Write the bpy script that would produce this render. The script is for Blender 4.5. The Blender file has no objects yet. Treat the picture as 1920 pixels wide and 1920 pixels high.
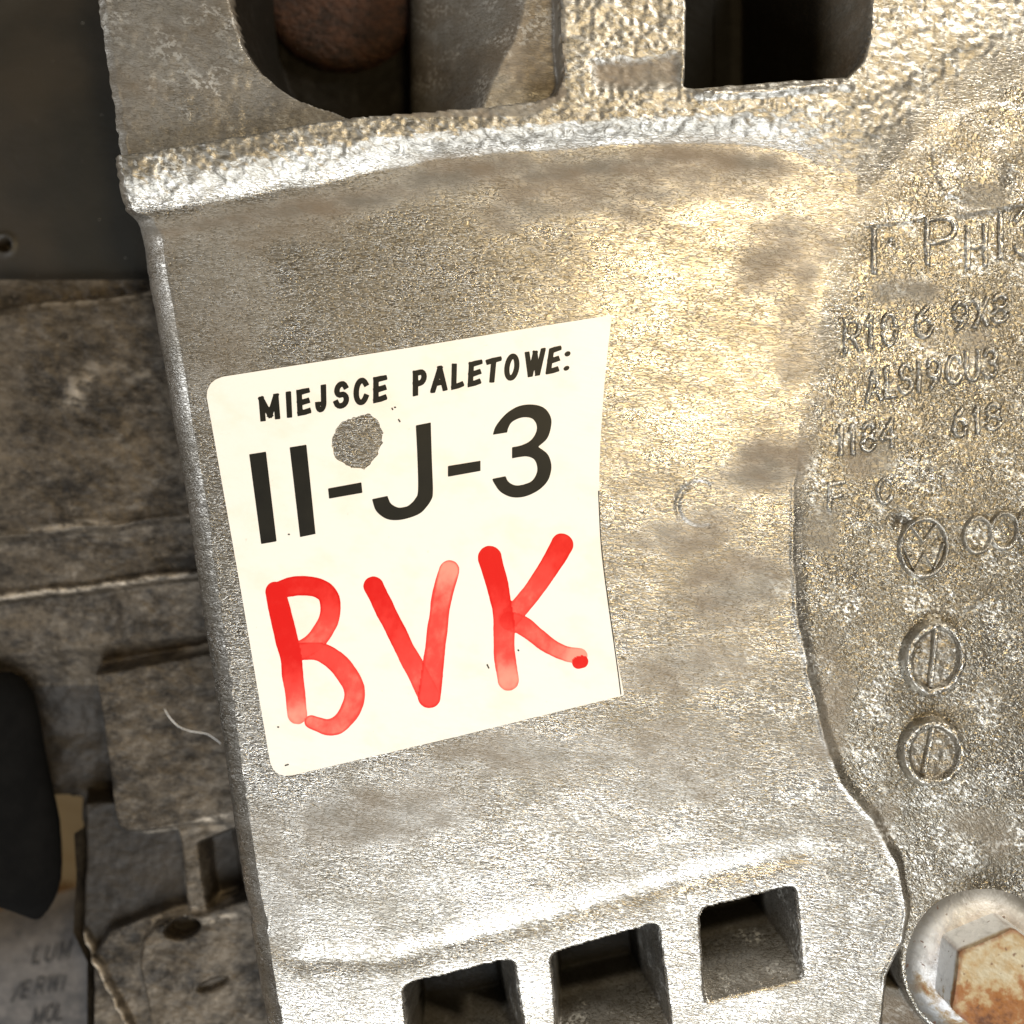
import bpy, math, random
import numpy as np
from mathutils import Vector

S = 1e-4            # one design unit (0.1 mm) in metres
D = 2500.0          # camera distance in design units
C0 = 960.0
random.seed(4); rng = np.random.default_rng(7)
scene = bpy.context.scene
col = scene.collection

# ------------------------------------------------------------------ camera
cd = bpy.data.cameras.new('camera'); cam = bpy.data.objects.new('camera', cd); col.objects.link(cam)
cam.location = (0, 0, D * S)
cd.sensor_width = 36; cd.lens = 36 * D / 1920
cd.clip_start = 0.005; cd.clip_end = 20
cd.dof.use_dof = True; cd.dof.focus_distance = D * S; cd.dof.aperture_fstop = 7.5
scene.camera = cam

# ------------------------------------------------------------------ world, lamps, exposure
w = bpy.data.worlds.new('World'); scene.world = w; w.use_nodes = True
bg = w.node_tree.nodes['Background']
bg.inputs[0].default_value = (1.0, 0.88, 0.72, 1); bg.inputs[1].default_value = 0.075

def area(name, loc, target, sx, sy, power, color):
    l = bpy.data.lights.new(name, 'AREA'); l.shape = 'RECTANGLE'; l.size = sx; l.size_y = sy
    l.energy = power; l.color = color
    o = bpy.data.objects.new(name, l); col.objects.link(o); o.location = loc
    d = Vector(target) - Vector(loc)
    o.rotation_euler = d.to_track_quat('-Z', 'Y').to_euler()
    return o
area('warm_work_lamp', (0.120, 0.110, 0.50), (0.0, 0.02, 0), 0.10, 0.08, 0.68, (1.0, 0.755, 0.39))
area('warm_fill_lamp', (0.235, 0.225, 0.50), (0.05, 0.05, 0), 0.09, 0.07, 0.17, (1.0, 0.84, 0.56))  # unseen lamp, added to carry the warm highlight onto the upper right rib
area('daylight_door', (0.01, -0.41, 0.42), (0, -0.04, 0), 0.40, 0.32, 2.9, (0.91, 0.96, 1.0))
area('ceiling_lamp', (0.27, 0.37, 0.24), (0.02, 0, 0), 0.08, 0.08, 1.5, (1.0, 0.96, 0.88))
area('left_fill_lamp', (-0.50, 0.06, 0.16), (-0.06, 0, 0), 0.14, 0.30, 0.55, (0.92, 0.96, 1.0))  # unseen fill lamp, added to brighten the casing's left edge

scene.view_settings.view_transform = 'Standard'
scene.view_settings.look = 'None'
scene.view_settings.exposure = 0.22
scene.view_settings.gamma = 1.0

# ------------------------------------------------------------------ numeric helpers
def ss(t):
    t = np.clip(t, 0, 1); return t * t * (3 - 2 * t)

_ng = {}
def noise(U, V, sc, seed, ax=1.0):
    """smooth value noise, about -1..1, feature size sc"""
    k = seed
    if k not in _ng: _ng[k] = np.random.default_rng(seed).uniform(-1, 1, (256, 256))
    G = _ng[k]
    x = np.asarray(U) / (sc * ax) + 1000.3; y = np.asarray(V) / sc + 1000.7
    xi = np.floor(x).astype(int); yi = np.floor(y).astype(int)
    fx = ss(x - xi); fy = ss(y - yi)
    a = G[yi % 256, xi % 256]; b = G[yi % 256, (xi + 1) % 256]
    c = G[(yi + 1) % 256, xi % 256]; d = G[(yi + 1) % 256, (xi + 1) % 256]
    return (a * (1 - fx) + b * fx) * (1 - fy) + (c * (1 - fx) + d * fx) * fy

def fbm(U, V, sc, seed, n=3, ax=1.0):
    o = 0; a = 1.0; t = 0
    for i in range(n):
        o = o + a * noise(U, V, sc / 2 ** i, seed + i, ax); t += a; a *= 0.55
    return o / t

def sdpoly(P, U, V, pad=None):
    """signed distance to a closed polygon, negative inside"""
    P = np.asarray(P, float); U = np.asarray(U, float); V = np.asarray(V, float)
    if pad is not None:
        out = np.full(U.shape, float(pad))
        m = (U > P[:, 0].min() - pad) & (U < P[:, 0].max() + pad) & (V > P[:, 1].min() - pad) & (V < P[:, 1].max() + pad)
        if m.any(): out[m] = np.minimum(sdpoly(P, U[m], V[m]), pad)
        return out
    d = np.full(U.shape, 1e18); ins = np.zeros(U.shape, bool)
    n = len(P)
    for i in range(n):
        a = P[i]; b = P[(i + 1) % n]
        ex, ey = b - a; l2 = ex * ex + ey * ey + 1e-12
        wx = U - a[0]; wy = V - a[1]
        t = np.clip((wx * ex + wy * ey) / l2, 0, 1)
        d = np.minimum(d, (wx - t * ex) ** 2 + (wy - t * ey) ** 2)
        if abs(ey) > 1e-12:
            c = ((a[1] <= V) & (b[1] > V)) | ((b[1] <= V) & (a[1] > V))
            ins ^= c & (U < a[0] + (V - a[1]) / ey * ex)
    d = np.sqrt(d)
    return np.where(ins, -d, d)

def sdline(P, U, V):
    """distance to an open polyline and the parameter 0..1 along it"""
    P = np.asarray(P, float); best = np.full(np.shape(U), 1e9); par = np.zeros(np.shape(U))
    L = np.hypot(*(P[1:] - P[:-1]).T); cum = np.concatenate([[0], np.cumsum(L)])
    for i in range(len(P) - 1):
        a = P[i]; ex, ey = P[i + 1] - a; l2 = ex * ex + ey * ey + 1e-12
        t = np.clip(((U - a[0]) * ex + (V - a[1]) * ey) / l2, 0, 1)
        d = np.hypot(U - a[0] - t * ex, V - a[1] - t * ey)
        m = d < best
        best = np.where(m, d, best); par = np.where(m, (cum[i] + t * L[i]) / cum[-1], par)
    return best, par

def smooth_line(P, n=6):
    """Catmull-Rom through the points"""
    P = np.asarray(P, float); Q = np.vstack([2 * P[0] - P[1], P, 2 * P[-1] - P[-2]]); out = []
    for i in range(1, len(Q) - 2):
        for t in np.arange(n) / n:
            p0, p1, p2, p3 = Q[i - 1:i + 3]
            out.append(0.5 * (2 * p1 + (p2 - p0) * t + (2 * p0 - 5 * p1 + 4 * p2 - p3) * t * t + (3 * p1 - p0 - 3 * p2 + p3) * t ** 3))
    out.append(P[-1]); return np.array(out)

def ribbon(P, th):
    P = np.asarray(P, float); T = np.gradient(P, axis=0); T /= np.linalg.norm(T, axis=1)[:, None] + 1e-9
    N = np.stack([-T[:, 1], T[:, 0]], 1)
    k = np.ones(len(P))
    if len(P) > 2:     # mitre
        d1 = P[1:-1] - P[:-2]; d2 = P[2:] - P[1:-1]
        d1 /= np.linalg.norm(d1, axis=1)[:, None]; d2 /= np.linalg.norm(d2, axis=1)[:, None]
        c = np.clip((d1 * d2).sum(1), -0.15, 1); k[1:-1] = 1 / np.sqrt((1 + c) / 2)
        t = d1 + d2; t /= np.linalg.norm(t, axis=1)[:, None] + 1e-9
        N[1:-1] = np.stack([-t[:, 1], t[:, 0]], 1)
    o = N * (k * th / 2)[:, None]
    return np.vstack([P + o, (P - o)[::-1]])

def W(P, z):
    """where a point seen at photo position P stands when it lies at height z"""
    P = np.asarray(P, float); return C0 + (P - C0) * (D - z) / D

def P3(u, v, z):
    q = W((u, v), z); return Vector(((q[0] - C0) * S, (C0 - q[1]) * S, z * S))

# ------------------------------------------------------------------ mesh helpers
def link_mesh(name, X, Y, Z, quads, mat, parent=None, attrs=None, smooth=True, polys=None):
    me = bpy.data.meshes.new(name)
    co = np.stack([(X - C0) * S, (C0 - Y) * S, Z * S], 1).astype(np.float32)
    if polys is None:
        nq = len(quads)
        me.vertices.add(len(co)); me.vertices.foreach_set('co', co.ravel())
        me.loops.add(nq * 4); me.loops.foreach_set('vertex_index', quads.astype(np.int32).ravel())
        me.polygons.add(nq)
        me.polygons.foreach_set('loop_start', (np.arange(nq) * 4).astype(np.int32))
        me.update(calc_edges=True)
    else:
        me.from_pydata(co.tolist(), [], polys)
        me.update()
    if smooth: me.polygons.foreach_set('use_smooth', np.ones(len(me.polygons), bool))
    for k, a in (attrs or {}).items():
        at = me.attributes.new(k, 'FLOAT', 'POINT'); at.data.foreach_set('value', np.asarray(a, np.float32))
    me.materials.append(mat)
    o = bpy.data.objects.new(name, me); col.objects.link(o)
    if parent: o.parent = parent
    return o

def grid_parts(U, V, Z, cat, names, mats, parent, attrs):
    """one grid, cut into parts by the category of each quad"""
    r, c = U.shape; idx = np.arange(r * c).reshape(r, c)
    Q = np.stack([idx[:-1, :-1], idx[1:, :-1], idx[1:, 1:], idx[:-1, 1:]], -1).reshape(-1, 4)
    cat = cat[:-1, :-1].reshape(-1); out = []
    uf, vf, zf = U.ravel(), V.ravel(), Z.ravel()
    for k, nm in enumerate(names):
        q = Q[cat == k]
        if not len(q): continue
        used, inv = np.unique(q, return_inverse=True)
        out.append(link_mesh(nm, uf[used], vf[used], zf[used], inv.reshape(-1, 4), mats[k], parent,
                             {a: b.ravel()[used] for a, b in attrs.items()}))
    return out

def region(f, box, step):
    """polygons of the set f<0 inside box, by marching squares"""
    u = np.arange(box[0], box[2] + step, step); v = np.arange(box[1], box[3] + step, step)
    U, V = np.meshgrid(u, v); F = f(U, V); F = np.where(np.abs(F) < 1e-6, 1e-6, F)
    r, c = F.shape; ins = F < 0
    vid = -np.ones(F.shape, int); vid[ins] = np.arange(ins.sum())
    X = list(U[ins]); Y = list(V[ins]); FV = list(F[ins]); ed = {}
    def cross(i1, j1, i2, j2):
        k = (i1, j1, i2, j2) if (i1, j1) < (i2, j2) else (i2, j2, i1, j1)
        if k not in ed:
            t = F[i1, j1] / (F[i1, j1] - F[i2, j2])
            ed[k] = len(X); X.append(U[i1, j1] + t * (U[i2, j2] - U[i1, j1])); Y.append(V[i1, j1] + t * (V[i2, j2] - V[i1, j1])); FV.append(0.0)
        return ed[k]
    n = ins[:-1, :-1].astype(int) + ins[1:, :-1] + ins[1:, 1:] + ins[:-1, 1:]
    full = np.argwhere(n == 4)
    polys = [[vid[i, j], vid[i + 1, j], vid[i + 1, j + 1], vid[i, j + 1]] for i, j in full]
    for i, j in np.argwhere((n > 0) & (n < 4)):
        cs = [(i, j), (i + 1, j), (i + 1, j + 1), (i, j + 1)]; p = []
        for a in range(4):
            A = cs[a]; B = cs[(a + 1) % 4]
            if ins[A]: p.append(vid[A])
            if ins[A] != ins[B]: p.append(cross(*A, *B))
        if len(p) > 2: polys.append(p)
    return np.array(X), np.array(Y), np.array(FV), polys

def region_mesh(name, f, box, step, zfun, mat, parent=None, attrs=None, skirt=0):
    X, Y, F, polys = region(f, box, step)
    polys = [[int(i) for i in p] for p in polys]
    Z = zfun(X, Y, F)
    A = attrs(X, Y, F) if attrs else {}
    if skirt:
        cnt = {}
        for p in polys:
            for a, b in zip(p, p[1:] + p[:1]):
                if (b, a) in cnt: del cnt[(b, a)]
                else: cnt[(a, b)] = 1
        low = {}
        X, Y, Z = list(X), list(Y), list(Z); A = {k: list(v) for k, v in A.items()}
        for a, b in cnt:
            for q in (a, b):
                if q not in low:
                    low[q] = len(X); X.append(X[q]); Y.append(Y[q]); Z.append(Z[q] - skirt)
                    for k in A: A[k].append(A[k][q])
            polys.append([b, a, low[a], low[b]])
        X, Y, Z = np.array(X), np.array(Y), np.array(Z)
    return link_mesh(name, X, Y, Z, None, mat, parent, A, polys=polys, smooth=not skirt)

def thing(name, label, cat, loc=(0, 0, 0), group=None):
    o = bpy.data.objects.new(name, None); col.objects.link(o); o.empty_display_size = 0.01
    o.location = loc; tag(o, label, cat, group); return o
def tag(o, label, cat, group=None):
    o['label'] = label; o['category'] = cat
    if group: o['group'] = group
    return o

# ------------------------------------------------------------------ material helpers
class NT:
    def __init__(s, name):
        s.m = bpy.data.materials.new(name); s.m.use_nodes = True
        s.t = s.m.node_tree; s.n = s.t.nodes; s.b = s.n['Principled BSDF']
        tc = s.n.new('ShaderNodeTexCoord')
        s.px = s.vm('MULTIPLY', tc.outputs['Object'], (1 / S, 1 / S, 1 / S))
    def lk(s, a, b): s.t.links.new(a, b)
    def put(s, inp, v):
        if hasattr(v, 'links'): s.lk(v, inp)
        else: inp.default_value = v
    def vm(s, op, a, b):
        n = s.n.new('ShaderNodeVectorMath'); n.operation = op; s.put(n.inputs[0], a); s.put(n.inputs[1], b); return n.outputs[0]
    def ma(s, op, a, b=0.0, c=0.0, clamp=False):
        n = s.n.new('ShaderNodeMath'); n.operation = op; n.use_clamp = clamp
        for i, v in enumerate((a, b, c)): s.put(n.inputs[i], v)
        return n.outputs[0]
    def mapd(s, scale, rot=0.0, off=(0, 0, 0)):
        n = s.n.new('ShaderNodeMapping'); n.vector_type = 'TEXTURE' if False else 'POINT'
        s.lk(s.px, n.inputs[0]); n.inputs['Rotation'].default_value = (0, 0, rot)
        r = s.vm('ADD', n.outputs[0], off); return s.vm('MULTIPLY', r, scale)
    def noise(s, size, rot=0.0, detail=2.0, rough=0.5, off=(0, 0, 0), dist=0.0):
        if not isinstance(size, tuple): size = (size, size, size)
        v = s.mapd(tuple(1 / q for q in size), rot, off)
        n = s.n.new('ShaderNodeTexNoise'); n.inputs['Scale'].default_value = 1.0
        n.inputs['Detail'].default_value = detail; n.inputs['Roughness'].default_value = rough
        n.inputs['Distortion'].default_value = dist
        s.lk(v, n.inputs['Vector']); return n.outputs['Fac']
    def voro(s, size, rot=0.0, feature='F1', off=(0, 0, 0)):
        if not isinstance(size, tuple): size = (size, size, size)
        v = s.mapd(tuple(1 / q for q in size), rot, off)
        n = s.n.new('ShaderNodeTexVoronoi'); n.feature = feature; n.inputs['Scale'].default_value = 1.0
        s.lk(v, n.inputs['Vector']); return n.outputs['Distance']
    def ramp(s, f, lo, hi, a=0.0, b=1.0):
        n = s.n.new('ShaderNodeMapRange'); n.interpolation_type = 'SMOOTHSTEP'
        s.put(n.inputs[0], f); n.inputs[1].default_value = lo; n.inputs[2].default_value = hi
        n.inputs[3].default_value = a; n.inputs[4].default_value = b; return n.outputs[0]
    def mixc(s, f, a, b):
        n = s.n.new('ShaderNodeMix'); n.data_type = 'RGBA'; s.put(n.inputs[0], f)
        for i, v in ((6, a), (7, b)):
            if isinstance(v, tuple): v = (*v, 1)
            s.put(n.inputs[i], v)
        return n.outputs[2]
    def mixf(s, f, a, b):
        n = s.n.new('ShaderNodeMix'); n.data_type = 'FLOAT'; s.put(n.inputs[0], f); s.put(n.inputs[2], a); s.put(n.inputs[3], b); return n.outputs[0]
    def attr(s, name):
        n = s.n.new('ShaderNodeAttribute'); n.attribute_name = name; return n.outputs['Fac']
    def bump(s, h, dist, strength=1.0, prev=None):
        n = s.n.new('ShaderNodeBump'); n.inputs['Strength'].default_value = strength
        s.put(n.inputs['Distance'], dist); s.lk(h, n.inputs['Height'])
        if prev is not None: s.lk(prev, n.inputs['Normal'])
        return n.outputs[0]
    def done(s, color, rough, metal, normal=None, spec=0.5):
        b = s.b
        if isinstance(color, tuple): color = (*color, 1)
        s.put(b.inputs['Base Color'], color); s.put(b.inputs['Roughness'], rough); s.put(b.inputs['Metallic'], metal)
        if spec is not None: b.inputs['Specular IOR Level'].default_value = spec
        if normal is not None: s.lk(normal, b.inputs['Normal'])
        return s.m

def casting_material():
    """bare die-cast aluminium: 'ridge', 'plate', 'stain', 'oil' and 'worn' are stored on the mesh"""
    s = NT('cast_aluminium')
    ridge, plate, stain_shade, oil, worn = s.attr('ridge'), s.attr('plate'), s.attr('stain_shade'), s.attr('oil'), s.attr('worn')
    def crack(n, wd):                       # thin valleys where the noise crosses its middle
        return s.ramp(s.ma('ABSOLUTE', s.ma('SUBTRACT', n, 0.5)), 0.0, wd)
    p1 = s.noise((13.5, 4.0, 9), 0.13, 1.0, 0.5, dist=0.4); p2 = s.noise((34, 8, 12), 0.10, 1.0, 0.5, (50, 9, 0), 0.5)
    cp = s.ma('MULTIPLY', crack(p1, 0.075), s.mixf(0.5, 1.0, crack(p2, 0.06)))
    hp = s.ma('ADD', s.ma('MULTIPLY', s.noise((15, 5.6, 10), 0.12, 1.0, 0.5, (4, 4, 0), 0.4), 0.65), s.ma('MULTIPLY', cp, 0.30))
    q1 = s.noise((10, 7, 8), 0.45, 1.5, 0.5, dist=0.6)
    cq = crack(q1, 0.10)
    hq = s.ma('ADD', s.ma('MULTIPLY', s.noise((13, 9, 10), 0.45, 2.5, 0.55, (8, 8, 0), 0.6), 0.75), s.ma('MULTIPLY', cq, 0.22))
    hr = s.ma('ADD', s.ma('MULTIPLY', s.noise((20, 11, 14), 0.25, 3.0, 0.55, dist=0.5), 1.0), s.ma('MULTIPLY', s.noise((40, 26, 30), 0.25, 2, 0.5), 0.7))
    cr = crack(s.noise((24, 12, 14), 0.25, 2.5, 0.55, (6, 1, 0), 0.5), 0.07)
    patch = s.ramp(s.noise((170, 110, 150), 0.3, 3, 0.55, (77, 5, 0)), 0.36, 0.62)        # some areas are worn smoother
    h = s.mixf(plate, hp, hq); h = s.mixf(ridge, h, hr)
    dist = s.mixf(plate, 1.0e-4, 2.8e-4); dist = s.mixf(ridge, dist, 2.6e-4)
    dist = s.ma('MULTIPLY', dist, s.mixf(patch, 0.85, 1.1))
    dist = s.ma('MULTIPLY', dist, s.mixf(stain_shade, 1.0, 0.62))
    nrm = s.bump(h, dist)
    big = s.noise((260, 130, 200), 0.15, 4, 0.6, (13, 7, 0)); mid = s.noise((60, 34, 40), 0.2, 4, 0.6, (3, 70, 0))
    tint = s.ramp(s.ma('ADD', s.ma('MULTIPLY', big, 0.6), s.ma('MULTIPLY', mid, 0.4)), 0.40, 0.62)
    c = s.mixc(tint, (0.58, 0.555, 0.515), (0.36, 0.335, 0.295))
    c = s.mixc(s.ma('MULTIPLY', plate, 0.6), c, (0.31, 0.28, 0.225))
    c = s.mixc(s.ma('MULTIPLY', ridge, 0.45), c, (0.42, 0.39, 0.33))
    cav = s.mixf(ridge, s.mixf(plate, cp, cq), cr)
    c = s.mixc(s.ma('MULTIPLY', s.ma('SUBTRACT', 1.0, cav), s.mixf(ridge, s.mixf(patch, 0.55, 0.85), 0.5)), c, (0.15, 0.125, 0.085))
    ck = s.ma('MULTIPLY', s.ramp(s.noise((95, 70, 80), 0.4, 4, 0.6, (21, 90, 0)), 0.50, 0.64), s.ramp(s.noise((9, 7, 8), 0.4, 2, 0.6, (2, 6, 0)), 0.47, 0.60))
    ck = s.ma('MULTIPLY', ck, s.attr('chalk'))                                       # white oxide bloom
    c = s.mixc(ck, c, (0.80, 0.79, 0.75))
    c = s.mixc(s.ma('MULTIPLY', worn, 0.6), c, (0.66, 0.62, 0.55))
    st = s.ma('MULTIPLY', stain_shade, s.ramp(mid, 0.2, 0.6, 0.55, 1.0))
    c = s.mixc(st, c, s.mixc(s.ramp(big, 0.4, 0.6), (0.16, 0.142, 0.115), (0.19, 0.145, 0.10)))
    c = s.mixc(oil, c, (0.006, 0.005, 0.0035))  # near-black: oil together with painted shade
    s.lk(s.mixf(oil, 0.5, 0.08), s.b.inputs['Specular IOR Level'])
    rough = s.mixf(tint, 0.26, 0.36); rough = s.mixf(ridge, rough, 0.46); rough = s.mixf(st, rough, 0.62)
    metal = s.ma('MULTIPLY', s.ma('SUBTRACT', s.mixf(st, 0.92, 0.30), s.ma('MULTIPLY', ck, 0.3), clamp=True), s.ma('SUBTRACT', 1.0, oil))
    return s.done(c, rough, metal, nrm, None)

def grime_material(name, light, dark, scale=1.0, metal=0.5, rough=0.55, bd=3e-4):
    s = NT(name)
    a = s.noise((150 * scale, 95 * scale, 120), 0.1, 5, 0.62, (5, 9, 0)); b = s.noise((30 * scale, 20 * scale, 24), 0.1, 4, 0.6, (40, 2, 0))
    g = s.noise((11 * scale, 8 * scale, 10), 0.1, 3, 0.6, (4, 12, 0))
    f = s.ma('ADD', s.ma('ADD', s.ma('MULTIPLY', a, 0.5), s.ma('MULTIPLY', b, 0.3)), s.ma('MULTIPLY', g, 0.2))
    c = s.mixc(s.ramp(f, 0.36, 0.66), dark, light)
    fl = s.ramp(s.noise(17, 0, 3, 0.6, (9, 31, 0)), 0.62, 0.75)
    c = s.mixc(s.ma('MULTIPLY', fl, 0.35), c, tuple(min(1, q * 1.9) for q in light))
    c = s.mixc(s.ma('MULTIPLY', s.attr('worn'), s.ramp(b, 0.38, 0.58, 0.15, 0.9)), c, (0.66, 0.56, 0.44))  # pale bare metal, with lit edges painted in
    h = s.ma('ADD', s.ma('MULTIPLY', s.noise((22, 15, 18), 0.15, 4, 0.6, dist=0.4), 0.7), s.ma('MULTIPLY', b, 0.6))
    return s.done(c, s.mixf(f, rough + 0.12, rough - 0.1), metal, s.bump(h, bd))

def plain(name, c, rough=0.5, metal=0.0, bumps=None, vary=0.15, size=60):
    s = NT(name); f = s.noise(size, 0, 4, 0.6)
    cc = s.mixc(s.ramp(f, 0.35, 0.65), tuple(q * (1 - vary) for q in c), tuple(min(1, q * (1 + vary)) for q in c))
    n = s.bump(s.noise(bumps[0], 0, 3, 0.55), bumps[1]) if bumps else None
    return s.done(cc, rough, metal, n)

M_CAST = casting_material()
M_BLOCK = grime_material('grimy_aluminium', (0.155, 0.122, 0.086), (0.018, 0.0135, 0.009), 1.0, 0.45, 0.55, 4e-4)
M_DARK = grime_material('dark_recess', (0.045, 0.034, 0.023), (0.016, 0.012, 0.008), 1.0, 0.2, 0.6, 3e-4)  # darker tone of the housing metal for its deeper faces

# ------------------------------------------------------------------ THE GEARBOX CASING
# outline of the left edge (photo position of the silhouette, at the foot of the rounding)
LE = np.array([(-300, 150), (0, 186), (150, 207), (300, 229), (392, 242), (408, 258), (420, 264), (500, 275), (640, 300), (790, 325), (950, 351),
               (1150, 379), (1280, 401), (1450, 427), (1600, 447), (1680, 460), (1735, 474), (1748, 471), (1800, 480), (1920, 500), (2250, 545)], float)
R_ED = 40.0
def left_edge(V):
    x = np.interp(V, LE[:, 0], LE[:, 1])
    return C0 + (x - C0) * (D + R_ED) / D
TOE = np.array([(100, 410), (240, 400), (330, 392), (450, 372), (600, 345), (720, 318), (820, 298), (1000, 283), (1200, 270), (1400, 272), (1490, 284), (1560, 330), (1606, 372),
                (1650, 336), (1712, 258), (1770, 211), (1850, 160), (1920, 105), (2300, -180)], float)
CREST = W([(100, 350), (240, 330), (400, 298), (550, 276), (700, 256), (850, 245), (1050, 226), (1290, 214), (1590, 192), (1660, 146), (1760, 66), (1850, 0), (1920, -60), (2300, -350)], 32)
POCKET = W([(60, -500), (60, 300), (240, 290), (400, 264), (550, 238), (700, 214), (850, 203), (1000, 190), (1040, 178), (1056, 140), (1050, 60), (1046, -500)], 30)
ROUND = W([(426, -500), (430, 0), (450, 80), (490, 140), (560, 190), (640, 216), (700, 240), (1000, 240), (1060, 200), (1060, -500)], -35)
SQUARE = W([(1290, -500), (1287, 100), (1284, 160), (1300, 164), (1450, 152), (1590, 142), (1622, 110), (1640, 40), (1655, -500)], 30)
PLATE_EDGE = np.array([(1606, 376), (1572, 420), (1555, 480), (1545, 570), (1522, 680), (1502, 800), (1491, 930), (1491, 1050), (1500, 1170), (1520, 1270), (1546, 1380),
                       (1580, 1465), (1640, 1535), (1684, 1620), (1702, 1700), (1692, 1765), (1662, 1830), (1652, 1920), (1650, 2300)], float)
PLATE = np.vstack([PLATE_EDGE, [(2400, 2300), (2400, -300), (2300, -180)], TOE[::-1][1:6]])
def rc(P, r=10, n=4):
    """polygon with rounded corners"""
    P = np.asarray(P, float); out = []
    for i in range(len(P)):
        a, b, c = P[i - 1], P[i], P[(i + 1) % len(P)]
        u1 = (a - b) / np.linalg.norm(a - b); u2 = (c - b) / np.linalg.norm(c - b)
        p, q = b + u1 * r, b + u2 * r
        for t in np.linspace(0, 1, n + 1): out.append((1 - t) ** 2 * p + 2 * t * (1 - t) * b + t * t * q)
    return np.array(out)
WIN = [rc([(754, 1848), (962, 1797), (995, 2010), (775, 2060)], 16), rc([(1034, 1788), (1236, 1730), (1262, 1945), (1050, 1995)], 16), rc([(1312, 1706), (1492, 1660), (1506, 1834), (1322, 1880)], 16)]
BOLT = np.array([1851.0, 1816.0])       # bolt axis

def panel_wave(U, V):
    return 2.2 * noise(U, V, 260, 51) + 0.9 * noise(U, V, 110, 52, 1.5)

def plate_z(U, V):
    step = np.interp(V, [0, 350, 700, 900, 1200, 1500, 1700, 2300], [4, 4, 4, 5, 8, 13, 24, 32])
    return -step + 1.6 * noise(U, V, 140, 61) + 0.9 * noise(U, V, 50, 62)

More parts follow.
